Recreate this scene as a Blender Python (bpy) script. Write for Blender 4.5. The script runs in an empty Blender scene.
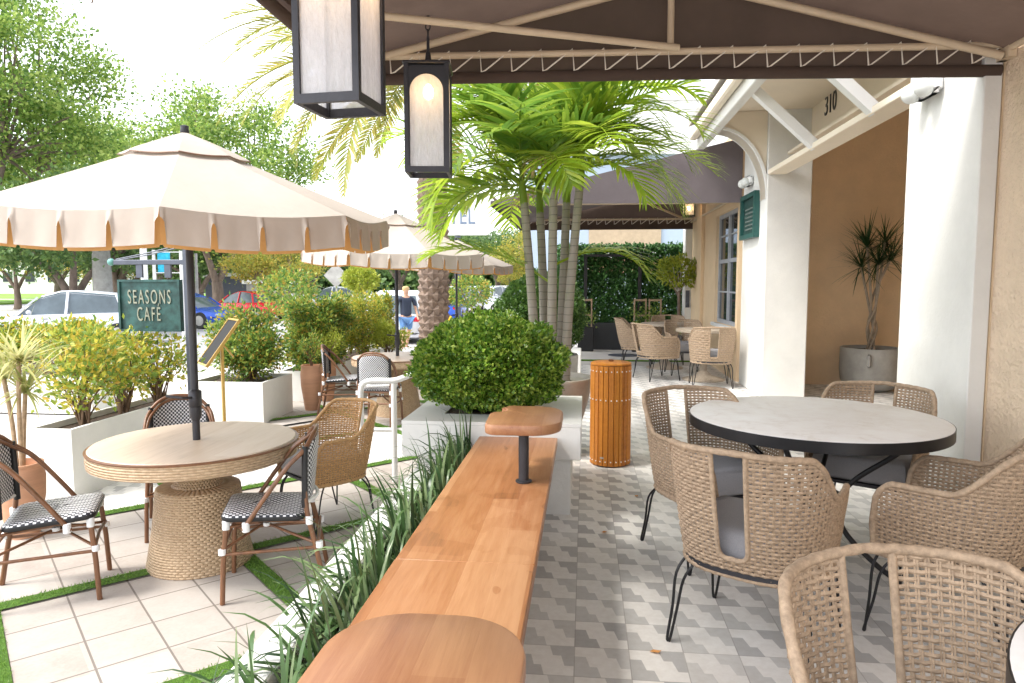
import bpy, math, random
import numpy as np
from mathutils import Vector, Matrix
R = math.radians
PI = math.pi
scene = bpy.context.scene
C = scene.collection

# ------------------------------------------------------------------ camera
cam_d = bpy.data.cameras.new("camera")
cam_d.sensor_width = 36.0
cam_d.lens = 700.0 / 1024.0 * 36.0
cam_d.clip_start = 0.05
cam_d.clip_end = 2000
cam = bpy.data.objects.new("camera", cam_d)
C.objects.link(cam)
cam.location = (0, 0, 1.42)
cam.rotation_euler = (R(90 - 4.86), 0, R(5.95))
scene.camera = cam

# ------------------------------------------------------------------ light
SUN_EL, SUN_AZ = 56.0, 205.0      # azimuth of the sun, degrees from +X counter-clockwise
w = bpy.data.worlds.new("World"); scene.world = w
w.use_nodes = True
t = w.node_tree
bg = t.nodes["Background"]
sky = t.nodes.new("ShaderNodeTexSky")
sky.sky_type = 'NISHITA'; sky.sun_disc = False
sky.sun_elevation = R(SUN_EL); sky.sun_rotation = R(90 - SUN_AZ)
sky.air_density = 1.0; sky.dust_density = 2.0; sky.ozone_density = 1.0
hs = t.nodes.new("ShaderNodeHueSaturation")
hs.inputs['Saturation'].default_value = 0.22
t.links.new(sky.outputs[0], hs.inputs['Color'])
t.links.new(hs.outputs[0], bg.inputs['Color'])
bg.inputs['Strength'].default_value = 0.15
sun_d = bpy.data.lights.new("sun", 'SUN')
sun_d.energy = 1.0; sun_d.angle = R(14); sun_d.color = (1.0, 0.95, 0.86)
sun = bpy.data.objects.new("sun", sun_d); C.objects.link(sun)
sdir = Vector((math.cos(R(SUN_EL)) * math.cos(R(SUN_AZ)), math.cos(R(SUN_EL)) * math.sin(R(SUN_AZ)), math.sin(R(SUN_EL))))
sun.rotation_euler = sdir.to_track_quat('Z', 'Y').to_euler()
scene.view_settings.view_transform = 'Standard'
scene.view_settings.look = 'None'
scene.view_settings.exposure = 1.92
scene.view_settings.gamma = 1
scene.cycles.use_denoising = True
scene.cycles.max_bounces = 8
scene.cycles.transparent_max_bounces = 12
scene.cycles.sample_clamp_indirect = 6

# ------------------------------------------------------------------ material helpers
class E:
    """a socket with arithmetic"""
    def __init__(s, t, k): s.t, s.k = t, k
    def _m(s, op, *a):
        n = s.t.nodes.new("ShaderNodeMath"); n.operation = op
        for i, v in enumerate((s,) + a):
            if isinstance(v, E): s.t.links.new(v.k, n.inputs[i])
            else: n.inputs[i].default_value = v
        return E(s.t, n.outputs[0])
    def __add__(s, o): return s._m('ADD', o)
    def __sub__(s, o): return s._m('SUBTRACT', o)
    def __mul__(s, o): return s._m('MULTIPLY', o)
    def __truediv__(s, o): return s._m('DIVIDE', o)
    def lt(s, o): return s._m('LESS_THAN', o)
    def gt(s, o): return s._m('GREATER_THAN', o)
    def fract(s): return s._m('FRACT')
    def floor(s): return s._m('FLOOR')
    def sin(s): return s._m('SINE')
    def abs(s): return s._m('ABSOLUTE')
    def max(s, o): return s._m('MAXIMUM', o)
    def min(s, o): return s._m('MINIMUM', o)
    def mod(s, o): return s._m('FLOORED_MODULO', o)
    def atan2(s, o): return s._m('ARCTAN2', o)

def lin(c):
    return tuple(c) + (1.0,) if len(c) == 3 else c

def newmat(name):
    m = bpy.data.materials.new(name); m.use_nodes = True
    t = m.node_tree
    return m, t, t.nodes['Principled BSDF']

def xyz(t, kind='Object'):
    tc = t.nodes.new("ShaderNodeTexCoord"); s = t.nodes.new("ShaderNodeSeparateXYZ")
    t.links.new(tc.outputs[kind], s.inputs[0])
    return tc.outputs[kind], E(t, s.outputs[0]), E(t, s.outputs[1]), E(t, s.outputs[2])

def noise(t, vec, scale, detail=4, rough=.6, stretch=None):
    if stretch:
        mp = t.nodes.new("ShaderNodeMapping"); mp.inputs['Scale'].default_value = stretch
        t.links.new(vec, mp.inputs[0]); vec = mp.outputs[0]
    n = t.nodes.new("ShaderNodeTexNoise")
    n.inputs['Scale'].default_value = scale; n.inputs['Detail'].default_value = detail
    n.inputs['Roughness'].default_value = rough
    t.links.new(vec, n.inputs['Vector'])
    return E(t, n.outputs['Fac'])

def mix(t, f, a, b):
    n = t.nodes.new("ShaderNodeMix"); n.data_type = 'RGBA'
    for sock, v in ((n.inputs[0], f), (n.inputs[6], a), (n.inputs[7], b)):
        if isinstance(v, E): t.links.new(v.k, sock)
        elif isinstance(v, bpy.types.NodeSocket): t.links.new(v, sock)
        elif isinstance(v, (int, float)): sock.default_value = v
        else: sock.default_value = lin(v)
    return n.outputs[2]

def ramp(t, f, stops):
    n = t.nodes.new("ShaderNodeValToRGB"); cr = n.color_ramp
    while len(cr.elements) < len(stops): cr.elements.new(.5)
    for e, (p, c) in zip(cr.elements, stops):
        e.position = p; e.color = lin(c)
    t.links.new(f.k, n.inputs[0]); return n.outputs[0]

def whitenoise(t, a, b):
    cb = t.nodes.new("ShaderNodeCombineXYZ"); t.links.new(a.k, cb.inputs[0]); t.links.new(b.k, cb.inputs[1])
    n = t.nodes.new("ShaderNodeTexWhiteNoise"); n.noise_dimensions = '2D'
    t.links.new(cb.outputs[0], n.inputs['Vector']); return E(t, n.outputs['Value'])

def bump(t, b, h, strength=.5, dist=.01):
    n = t.nodes.new("ShaderNodeBump"); n.inputs['Strength'].default_value = strength
    n.inputs['Distance'].default_value = dist
    t.links.new(h.k, n.inputs['Height']); t.links.new(n.outputs[0], b.inputs['Normal'])

def sc(c, k): return tuple(min(1, x * k) for x in c)

def basic(name, col, rough=.6, metal=0, var=.12, vs=6, bs=0, bst=.3, bd=.004, spec=None, stretch=None):
    m, t, b = newmat(name)
    v, x, y, z = xyz(t)
    n = noise(t, v, vs, 5, .65, stretch)
    t.links.new(ramp(t, n, [(.3, sc(col, 1 - var)), (.7, sc(col, 1 + var))]), b.inputs['Base Color'])
    b.inputs['Roughness'].default_value = rough; b.inputs['Metallic'].default_value = metal
    if spec is not None: b.inputs['Specular IOR Level'].default_value = spec
    if bs: bump(t, b, noise(t, v, bs, 4, .6, stretch), bst, bd)
    return m

def leafmat(name, cols, trans=.35, rough=.45, along=False):
    m, t, b = newmat(name)
    g = t.nodes.new("ShaderNodeNewGeometry")
    st = [(i / max(1, len(cols) - 1), c) for i, c in enumerate(cols)]
    col = ramp(t, E(t, g.outputs['Random Per Island']), st)
    t.links.new(col, b.inputs['Base Color'])
    b.inputs['Roughness'].default_value = rough
    tr = t.nodes.new("ShaderNodeBsdfTranslucent")
    gm = t.nodes.new("ShaderNodeGamma"); gm.inputs[1].default_value = .85
    t.links.new(col, gm.inputs[0]); t.links.new(gm.outputs[0], tr.inputs[0])
    mx = t.nodes.new("ShaderNodeMixShader"); mx.inputs[0].default_value = trans
    t.links.new(b.outputs[0], mx.inputs[1]); t.links.new(tr.outputs[0], mx.inputs[2])
    t.links.new(mx.outputs[0], t.nodes['Material Output'].inputs[0])
    return m

def clothmat(name, col, trans=.35, bs=300, var=.05):
    m, t, b = newmat(name)
    v, x, y, z = xyz(t)
    c = ramp(t, noise(t, v, 3, 4), [(.3, sc(col, 1 - var)), (.7, sc(col, 1 + var))])
    t.links.new(c, b.inputs['Base Color']); b.inputs['Roughness'].default_value = .9
    bump(t, b, noise(t, v, 5, 3) + noise(t, v, bs, 2) * .03, .25, .03)
    tr = t.nodes.new("ShaderNodeBsdfTranslucent"); t.links.new(c, tr.inputs[0])
    mx = t.nodes.new("ShaderNodeMixShader"); mx.inputs[0].default_value = trans
    t.links.new(b.outputs[0], mx.inputs[1]); t.links.new(tr.outputs[0], mx.inputs[2])
    t.links.new(mx.outputs[0], t.nodes['Material Output'].inputs[0])
    return m

def woodmat(name, a, b_, plank=.11, axis='y', seglen=1.1, rough=.42, grain=1.0, xoff=0.0):
    m, t, b = newmat(name)
    v, x, y, z = xyz(t)
    across, along = (x, y) if axis == 'y' else (y, x)
    across = across + xoff
    idx = (across / plank).floor()
    seg = ((along + idx * .37) / seglen).floor()
    tone = whitenoise(t, idx, seg)
    st = (14, 1.2, 14) if axis == 'y' else (1.2, 14, 14)
    g = noise(t, v, 3.2, 6, .62, st)
    g2 = noise(t, v, .7, 3, .5, st)
    kn = noise(t, v, 2.1, 2, .5, (3, 1, 3) if axis == 'y' else (1, 3, 3)).gt(.70) * -.25
    fine = noise(t, v, 9, 5, .7, (22, 1.0, 22) if axis == 'y' else (1.0, 22, 22))
    scr = noise(t, v, 1.1, 4, .7).gt(.62) * -.10
    f = tone * .5 + g * .75 * grain + g2 * .3 + fine * .35 * grain - .42 + kn + scr
    t.links.new(ramp(t, f, [(.12, sc(a, .62)), (.4, a), (.85, b_)]), b.inputs['Base Color'])
    b.inputs['Roughness'].default_value = rough
    gap = (across / plank).fract()
    edge = gap.lt(.02).max(gap.gt(.98)) * -1.0
    bump(t, b, edge * .8 + g * .3 + fine * .25, .4, .003)
    return m

def emis(name, col, s):
    m, t, b = newmat(name)
    b.inputs['Base Color'].default_value = lin(col)
    b.inputs['Emission Color'].default_value = lin(col); b.inputs['Emission Strength'].default_value = s
    return m

# ------------------------------------------------------------------ geometry helpers
def crom(pts, n=8, closed=False):
    P = [Vector(p) for p in pts]; out = []
    m = len(P); segs = m if closed else m - 1
    for i in range(segs):
        a = P[(i - 1) % m] if (closed or i > 0) else P[0] * 2 - P[1]
        b, c = P[i], P[(i + 1) % m]
        d = P[(i + 2) % m] if (closed or i + 2 < m) else P[-1] * 2 - P[-2]
        for k in range(n):
            u = k / n
            out.append(.5 * ((2 * b) + (c - a) * u + (2 * a - 5 * b + 4 * c - d) * u * u + (3 * b - a - 3 * c + d) * u ** 3))
    if not closed: out.append(P[-1].copy())
    return out

class MB:
    def __init__(s): s.v = []; s.f = []
    def add(s, vs, fs):
        o = len(s.v); s.v.extend([tuple(p) for p in vs]); s.f.extend([tuple(i + o for i in f) for f in fs]); return s
    def box(s, c, d, rz=0, bev=0, M=None):
        hx, hy, hz = d[0] / 2, d[1] / 2, d[2] / 2
        if bev:
            b = min(bev, hx * .9, hy * .9, hz * .9)
            vs = []
            for zz, ins in ((-hz, b), (-hz + b, 0), (hz - b, 0), (hz, b)):
                ax, ay = hx - ins, hy - ins
                vs += [(ax, ay - b, zz), (ax - b, ay, zz), (-ax + b, ay, zz), (-ax, ay - b, zz), (-ax, -ay + b, zz), (-ax + b, -ay, zz), (ax - b, -ay, zz), (ax, -ay + b, zz)]
            fs = [tuple(range(7, -1, -1)), tuple(range(24, 32))]
            for r in range(3):
                for i in range(8):
                    j = (i + 1) % 8
                    fs.append((r * 8 + i, r * 8 + j, (r + 1) * 8 + j, (r + 1) * 8 + i))
        else:
            vs = [(x, y, z) for z in (-hz, hz) for x, y in ((-hx, -hy), (hx, -hy), (hx, hy), (-hx, hy))]
            fs = [(3, 2, 1, 0), (4, 5, 6, 7), (0, 1, 5, 4), (1, 2, 6, 5), (2, 3, 7, 6), (3, 0, 4, 7)]
        T = Matrix.Translation(Vector(c)) @ (M if M else Matrix.Rotation(rz, 4, 'Z'))
        return s.add([T @ Vector(p) for p in vs], fs)
    def box2(s, a, b, bev=0):
        return s.box([(a[i] + b[i]) / 2 for i in range(3)], [abs(b[i] - a[i]) for i in range(3)], 0, bev)
    def tube(s, pts, r, n=8, closed=False, cap=True, flat=1.0):
        P = [Vector(p) for p in pts]; m = len(P)
        rs = r if isinstance(r, (list, tuple)) else [r] * m
        up = None; vs = []
        for i in range(m):
            if closed: d = P[(i + 1) % m] - P[i - 1]
            else: d = P[min(i + 1, m - 1)] - P[max(i - 1, 0)]
            if d.length < 1e-9: d = Vector((0, 0, 1))
            d.normalize()
            if up is None:
                up = Vector((0, 0, 1)) if abs(d.z) < .9 else Vector((1, 0, 0))
            up = (up - d * up.dot(d))
            if up.length < 1e-6: up = d.orthogonal()
            up.normalize(); sd = d.cross(up)
            for k in range(n):
                a = 2 * PI * k / n
                vs.append(P[i] + (sd * math.cos(a) * flat + up * math.sin(a)) * rs[i])
        fs = []
        for i in range(m if closed else m - 1):
            j = (i + 1) % m
            for k in range(n):
                l = (k + 1) % n
                fs.append((i * n + k, i * n + l, j * n + l, j * n + k))
        if cap and not closed:
            fs.append(tuple(range(n - 1, -1, -1))); fs.append(tuple((m - 1) * n + k for k in range(n)))
        return s.add(vs, fs)
    def bar(s, a, b, wd, ht):
        a, b = Vector(a), Vector(b); d = b - a
        q = d.to_track_quat('Y', 'Z').to_matrix().to_4x4()
        return s.box((a + b) / 2, (wd, d.length, ht), M=q)
    def lathe(s, prof, n=32, c=(0, 0, 0)):
        vs = []; m = len(prof)
        for r, z in prof:
            for k in range(n):
                a = 2 * PI * k / n; vs.append((c[0] + r * math.cos(a), c[1] + r * math.sin(a), c[2] + z))
        fs = []
        for i in range(m - 1):
            for k in range(n):
                l = (k + 1) % n; fs.append((i * n + k, i * n + l, (i + 1) * n + l, (i + 1) * n + k))
        fs.append(tuple(range(n - 1, -1, -1))); fs.append(tuple((m - 1) * n + k for k in range(n)))
        return s.add(vs, fs)
    def loft(s, rings, cap=True):
        n = len(rings[0]); vs = [p for r in rings for p in r]; fs = []
        for i in range(len(rings) - 1):
            for k in range(n):
                l = (k + 1) % n; fs.append((i * n + k, i * n + l, (i + 1) * n + l, (i + 1) * n + k))
        if cap:
            fs.append(tuple(range(n - 1, -1, -1))); fs.append(tuple((len(rings) - 1) * n + k for k in range(n)))
        return s.add(vs, fs)
    def prism(s, poly, a, b, axis='y'):
        n = len(poly)
        f = {'y': lambda p, q: (p[0], q, p[1]), 'z': lambda p, q: (p[0], p[1], q), 'x': lambda p, q: (q, p[0], p[1])}[axis]
        vs = [f(p, a) for p in poly] + [f(p, b) for p in poly]
        fs = [tuple(range(n)), tuple(range(2 * n - 1, n - 1, -1))] + [(i, i + n, (i + 1) % n + n, (i + 1) % n) for i in range(n)]
        return s.add(vs, fs)
    def sheet(s, x0, y0, x1, y1, z):
        return s.add([(x0, y0, z), (x1, y0, z), (x1, y1, z), (x0, y1, z)], [(0, 1, 2, 3)])
    def ball(s, c, r, n=12, sz=1.0):
        pr = [(r * math.sin(PI * i / n), -r * sz * math.cos(PI * i / n)) for i in range(1, n)]
        pr = [(r * .02, -r * sz)] + pr + [(r * .02, r * sz)]
        return s.lathe(pr, max(8, n + 4), c)
    def build(s, name, mat, parent=None, smooth=None, loc=None, rz=None):
        me = bpy.data.meshes.new(name)
        me.from_pydata(s.v, [], s.f)
        return link(name, me, mat, parent, smooth, loc, rz)

def link(name, me, mat, parent=None, smooth=None, loc=None, rz=None):
    me.update()
    if mat is not None: me.materials.append(mat)
    if smooth is not None:
        me.polygons.foreach_set('use_smooth', [True] * len(me.polygons))
        if smooth < 179: me.set_sharp_from_angle(angle=R(smooth))
    o = bpy.data.objects.new(name, me); C.objects.link(o)
    if parent is not None: o.parent = parent
    if loc is not None: o.location = loc
    if rz is not None: o.rotation_euler.z = rz
    return o

def fixn(o):
    import bmesh
    bm = bmesh.new(); bm.from_mesh(o.data); bmesh.ops.recalc_face_normals(bm, faces=bm.faces); bm.to_mesh(o.data); bm.free(); return o

def tag(o, label, cat, group=None, kind=None):
    if label: o['label'] = label
    if cat: o['category'] = cat
    if group: o['group'] = group
    if kind: o['kind'] = kind
    return o

def thing(name, label, cat, loc=(0, 0, 0), rz=0, group=None):
    o = bpy.data.objects.new(name, None); C.objects.link(o)
    o.empty_display_size = .1
    o.location = loc; o.rotation_euler = (0, 0, rz)
    return tag(o, label, cat, group)

def struct(o):
    o['kind'] = 'structure'; return o

def dup(o, loc=None, rz=None, label=None, group=None, parent=None, scale=None):
    c = o.copy(); C.objects.link(c)
    if parent is not None: c.parent = parent
    for ch in [k for k in bpy.data.objects if k.parent == o]:
        dup(ch, parent=c)
    if loc is not None: c.location = loc
    if rz is not None: c.rotation_euler.z = rz
    if scale is not None: c.scale = (scale,) * 3 if isinstance(scale, (int, float)) else scale
    if label: c['label'] = label
    if group: c['group'] = group
    return c

def leaves(P, D, L, W, rng, fold=.25, roll=True):
    """P points, D axis directions (N,3); L, W lengths and widths. One kite of two faces per leaf -> (verts, faces)"""
    n = len(P)
    D = D / (np.linalg.norm(D, axis=1, keepdims=True) + 1e-9)
    Rn = rng.normal(size=(n, 3)); S = np.cross(D, Rn); S /= (np.linalg.norm(S, axis=1, keepdims=True) + 1e-9)
    N = np.cross(S, D)
    L = np.broadcast_to(L, (n,))[:, None]; W = np.broadcast_to(W, (n,))[:, None]
    a = P; b = P + D * L * .45 + S * W * .5 + N * W * fold; c = P + D * L; d = P + D * L * .45 - S * W * .5 + N * W * fold
    V = np.stack([a, b, c, d], 1).reshape(-1, 3)
    i = np.arange(n)[:, None] * 4
    F = np.concatenate([i + [0, 1, 2], i + [0, 2, 3]], 1).reshape(-1, 3)
    return V, F

def npmesh(name, V, F, mat, parent=None, loc=None):
    me = bpy.data.meshes.new(name)
    V = np.asarray(V, dtype=np.float32); F = np.asarray(F, dtype=np.int32); k = F.shape[1]
    me.vertices.add(len(V)); me.vertices.foreach_set('co', V.ravel())
    me.loops.add(F.size); me.loops.foreach_set('vertex_index', F.ravel())
    me.polygons.add(len(F)); me.polygons.foreach_set('loop_start', np.arange(0, F.size, k, dtype=np.int32))
    me.polygons.foreach_set('loop_total', np.full(len(F), k, dtype=np.int32))
    me.validate()
    return link(name, me, mat, parent, None, loc)

def unit(rng, n):
    a = rng.normal(size=(n, 3)); return a / np.linalg.norm(a, axis=1, keepdims=True)

def text(name, s, size, mat, parent, M, depth=.004, sx=1.0, align='CENTER', bevel=0, spacing=1.0, lines=1.0):
    cu = bpy.data.curves.new(name, 'FONT'); cu.body = s; cu.size = size; cu.extrude = depth
    cu.align_x = align; cu.align_y = 'CENTER'; cu.bevel_depth = bevel; cu.space_character = spacing; cu.space_line = lines
    tmp = bpy.data.objects.new('tmp', cu); C.objects.link(tmp)
    bpy.context.view_layer.update()
    me = bpy.data.meshes.new_from_object(tmp.evaluated_get(bpy.context.evaluated_depsgraph_get()))
    bpy.data.objects.remove(tmp); bpy.data.curves.remove(cu)
    me.name = name; me.materials.clear(); me.materials.append(mat)
    o = bpy.data.objects.new(name, me); C.objects.link(o); o.parent = parent
    o.matrix_local = M @ Matrix.Diagonal((sx, 1, 1, 1))
    return o

# ------------------------------------------------------------------ materials
M_white = basic('white_paint', (.78, .78, .77), .55, var=.04, vs=2, bs=90, bst=.12)
M_white2 = basic('white_render', (.73, .725, .70), .7, var=.09, vs=1.6, bs=45, bst=.35, bd=.006)
M_cream = basic('cream_paint', (.78, .69, .56), .7, var=.04, vs=2, bs=120, bst=.2)
M_stucco = basic('cream_stucco', (.78, .62, .46), .85, var=.07, vs=5, bs=30, bst=1, bd=.03)
M_wallb = basic('beige_wall', (.76, .58, .38), .8, var=.05, vs=3, bs=60, bst=.4, bd=.006)
M_tan = basic('tan_wall', (.76, .56, .36), .85, var=.06, vs=4, bs=45, bst=.7, bd=.01)
M_fabric = clothmat('brown_awning', (.10, .068, .054), .25, var=.12)
M_fabric2 = clothmat('grey_brown_awning', (.15, .125, .13), .06, var=.1)
M_pipe = basic('cream_pipe', (.62, .50, .36), .45, var=.06, vs=9)
M_lace = basic('lacing_cord', (.8, .74, .66), .6)
M_black = basic('black_metal', (.018, .018, .02), .38, metal=.3, var=.2)
M_char = basic('charcoal_metal', (.045, .045, .052), .45, metal=.4, var=.2, bs=60)
M_slate = basic('slate_metal', (.10, .11, .14), .45, metal=.4, var=.15)
M_bench = woodmat('teak_bench', (.32, .135, .055), (.44, .23, .115), .105, 'y', 1.3, .38)
M_bench2 = woodmat('teak_table', (.27, .115, .055), (.39, .20, .10), .09, 'y', 2.5, .36)
M_ltop = woodmat('pale_table_wood', (.56, .44, .33), (.66, .56, .46), .31, 'y', 3, .45, .8)
M_slat = woodmat('orange_slat', (.44, .145, .012), (.56, .215, .022), .04, 'y', 3, .5)
M_bam = basic('brown_cane', (.17, .075, .035), .35, var=.35, vs=22, stretch=(1, 1, .2))
M_wrap = basic('white_binding', (.75, .75, .76), .6, bs=200)
M_cush = basic('grey_cushion', (.30, .295, .31), .95, var=.1, vs=200, bs=500, bst=.4)
M_rope = basic('rope', (.385, .28, .19), .75, var=.3, vs=60, bs=350, bst=.5)
M_rope2 = basic('rope_honey', (.52, .31, .14), .7, var=.25, vs=60, bs=350, bst=.5)
M_terra = basic('terracotta', (.52, .28, .17), .8, var=.15, vs=3, bs=30, stretch=(.6, .6, 6))
M_conc = basic('grey_concrete', (.36, .35, .33), .8, var=.25, vs=4, bs=50)
M_stone = basic('stone_pot', (.50, .46, .42), .75, var=.2, vs=5, bs=60)
M_soil = basic('soil', (.07, .045, .03), .95, var=.5, vs=60, bs=60, bst=1, bd=.02)
M_brass = basic('brass', (.62, .40, .12), .35, metal=.6, var=.15)
M_green = basic('verdigris', (.028, .085, .078), .55, metal=.1, var=.6, vs=9, bs=30)
M_letter = basic('sign_letters', (.30, .31, .24), .5, metal=.3, var=.2, vs=20)
M_bark = basic('bark', (.20, .15, .12), .9, var=.35, vs=6, bs=20, bst=1, bd=.03, stretch=(1, 1, .25))
M_twig = basic('twig', (.16, .10, .06), .85, var=.3, vs=20)
M_tyre = basic('tyre', (.02, .02, .02), .8)
M_glassd = basic('dark_glass', (.03, .04, .045), .05, var=.2)
M_lining = clothmat('orange_lining', (.82, .46, .18), .6)
M_umb = clothmat('cream_canvas', (.54, .475, .415), .22, var=.04)
M_skin = basic('skin', (.55, .32, .22), .55)

# leaves
M_lbox = leafmat('boxwood', [(.04, .11, .012), (.09, .20, .02), (.16, .30, .03), (.27, .40, .05), (.38, .48, .09)], .25, .3)
M_lbox2 = leafmat('boxwood_far', [(.03, .085, .015), (.06, .13, .022), (.10, .19, .03)], .25, .4)
M_lcroton = leafmat('croton', [(.11, .20, .03), (.20, .31, .04), (.36, .42, .05), (.56, .50, .05), (.56, .36, .05)], .35)
M_lshrub = leafmat('shrub_leaf', [(.05, .13, .025), (.10, .21, .035), (.20, .31, .05), (.34, .42, .06), (.48, .28, .05)], .35)
M_llime = leafmat('lime_leaf', [(.22, .30, .03), (.34, .40, .04), (.44, .46, .06)], .45)
M_ltree = leafmat('tree_leaf', [(.08, .17, .03), (.17, .30, .05), (.30, .43, .08), (.42, .52, .12)], .5)
M_ltree2 = leafmat('tree_leaf_deep', [(.06, .13, .04), (.11, .20, .05), (.18, .28, .07)], .4)
M_lyel = leafmat('tree_leaf_yellow', [(.20, .26, .04), (.36, .36, .05), (.50, .36, .06)], .4)
M_livy = leafmat('ivy', [(.04, .13, .03), (.07, .19, .045), (.12, .26, .07)], .15, .5)
M_lpalm = leafmat('palm_leaf', [(.20, .34, .02), (.34, .47, .03), (.50, .58, .06)], .5, .35)
M_lpalm2 = leafmat('palm_leaf_deep', [(.10, .22, .025), (.18, .31, .03), (.28, .40, .04)], .45, .35)
M_lpalmd = leafmat('palm_leaf_dry', [(.40, .27, .13), (.52, .38, .20)], .35)
M_ldate = leafmat('date_leaf', [(.24, .30, .05), (.38, .40, .07), (.52, .42, .10)], .4)
M_lgrass = leafmat('strap_leaf', [(.02, .055, .018), (.04, .09, .025), (.075, .145, .045), (.20, .27, .13)], .15, .35)
M_lturf = leafmat('turf_blade', [(.08, .20, .02), (.14, .28, .03), (.20, .34, .05)], .3)
M_ldrac = leafmat('dracaena_leaf', [(.012, .045, .012), (.025, .07, .018)], .15, .4)
M_lspike = leafmat('variegated_spike', [(.34, .38, .10), (.52, .52, .20), (.62, .58, .28), (.22, .30, .07)], .35)

def mk_tile(name, scale_tone):
    m, t, b = newmat(name)
    v, x, y, z = xyz(t)
    S = .208
    U = (x + .03) / S; V = (y + .07) / S
    u = U.fract(); q = V.fract()
    qq = q * 3
    fr = qq.fract()
    sl = (fr - .5) * .07
    us = u + sl
    tileid = whitenoise(t, U.floor(), V.floor())
    r0 = qq.lt(1.0); r2 = qq.gt(2.0); r1 = (r0 + r2) * -1.0 + 1.0      # three courses in each tile, interlocking white bars
    wh = r2 * us.lt(.58) + r1 * us.gt(.25) * us.lt(.80) + r0 * us.gt(.45)
    g = (tileid * .62 + whitenoise(t, U.floor(), V.floor() * 0.0) * .38)
    nz = noise(t, v, 30, 4)
    nb = noise(t, v, 1.6, 3)
    grey = ramp(t, g, [(.1, sc((.64, .63, .61), scale_tone)), (.5, sc((.55, .545, .535), scale_tone)), (.9, sc((.41, .405, .405), scale_tone))])
    col = mix(t, wh, grey, sc((.78, .765, .74), scale_tone))
    gro = u.lt(.018).max(q.lt(.018))
    col = mix(t, gro * .6, col, (.30, .28, .26))
    st = ramp(t, nz * .5 + nb * .5, [(.3, (.84, .82, .80)), (.6, (1, 1, 1))])
    mm = t.nodes.new("ShaderNodeMix"); mm.data_type = 'RGBA'; mm.blend_type = 'MULTIPLY'; mm.inputs[0].default_value = 1
    t.links.new(col, mm.inputs[6]); t.links.new(st, mm.inputs[7])
    t.links.new(mm.outputs[2], b.inputs['Base Color'])
    b.inputs['Roughness'].default_value = .5
    bump(t, b, gro * -.5 + nz * .08, .3, .003)
    return m
M_tile = mk_tile('patterned_tile', 1.0)
M_tile2 = mk_tile('patterned_tile_pale', 1.15)

def mk_paver():
    m, t, b = newmat('stone_pavers')
    v, x, y, z = xyz(t)
    k = .70710678
    u = (x + y) * k - .09; q = ((y - x) * k - 3.08) * (1.28 / 1.35)
    uc = u.mod(1.28) - .05; qc = q.mod(1.28) - .05
    S = .295
    a = (uc / S).fract(); c = (qc / S).fract()
    j = a.lt(.018).max(a.gt(.985)).max(c.lt(.018)).max(c.gt(.985))
    tone = whitenoise(t, (u / .32).floor(), (q / .32).floor())
    n1 = noise(t, v, 5, 6, .7); n2 = noise(t, v, 60, 3)
    f = tone * .25 + n1 * .55 + n2 * .25
    col = ramp(t, f, [(.25, (.30, .255, .225)), (.5, (.385, .345, .31)), (.75, (.44, .405, .375))])
    col = mix(t, j * .8, col, (.12, .10, .085))
    t.links.new(col, b.inputs['Base Color']); b.inputs['Roughness'].default_value = .85
    bump(t, b, j * -1.0 + n2 * .15, .4, .004)
    return m
M_paver = mk_paver()
M_cpale = basic('pale_concrete', (.50, .48, .46), .85, var=.08, vs=1.2, bs=30)
M_road = basic('asphalt_pale', (.30, .30, .31), .85, var=.08, vs=.8, bs=40)
M_lawn = basic('lawn', (.16, .30, .03), .95, var=.25, vs=.6, bs=20)

def mk_marble():
    m, t, b = newmat('marble_top')
    v, x, y, z = xyz(t)
    n1 = noise(t, v, 2.2, 8, .65); n2 = noise(t, v, 9, 6, .7)
    vein = (n1 - .5).abs()
    t.links.new(ramp(t, vein * 3 + n2 * .3, [(.02, (.66, .61, .55)), (.2, (.82, .79, .76)), (.6, (.88, .87, .85))]), b.inputs['Base Color'])
    b.inputs['Roughness'].default_value = .5; b.inputs['Specular IOR Level'].default_value = .3
    return m
M_marble = mk_marble()

def mk_weave(name, plane):
    m, t, b = newmat(name)
    v, x, y, z = xyz(t)
    u, q = {'xz': (x, z), 'xy': (x, y)}[plane]
    ph, pw = (.0135, .024) if plane == 'xz' else (.017, .030)
    r = (q / ph).floor()
    c = (u / pw + r * .5).fract()
    fr = (q / ph).fract()
    white = c.lt(.5) * fr.gt(.14)
    t.links.new(mix(t, white, (.018, .02, .03), (.72, .72, .74)), b.inputs['Base Color'])
    b.inputs['Roughness'].default_value = .4
    bump(t, b, white + (fr * PI).sin() * .4, .5, .003)
    return m
M_wv_back = mk_weave('bistro_weave_back', 'xz')
M_wv_seat = mk_weave('bistro_weave_seat', 'xy')

def mk_wicker(name, a, b_):
    m, t, b = newmat(name)
    v, x, y, z = xyz(t)
    ang = y.atan2(x)
    q = z / .015
    u = ang * (24 / PI)
    al = (q.floor() * .5 + u * .5).fract()
    h = ((u + q.floor() * .5).fract() * PI).sin() * .7 + ((q.fract() * PI).sin()) * .5
    n = noise(t, v, 40, 3)
    t.links.new(ramp(t, n, [(.3, a), (.7, b_)]), b.inputs['Base Color'])
    b.inputs['Roughness'].default_value = .55
    bump(t, b, h, 1.0, .010)
    return m
M_wick = mk_wicker('wicker', (.44, .30, .18), (.58, .42, .27))
M_wick2 = mk_wicker('wicker_grey', (.46, .37, .28), (.58, .49, .39))

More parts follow.
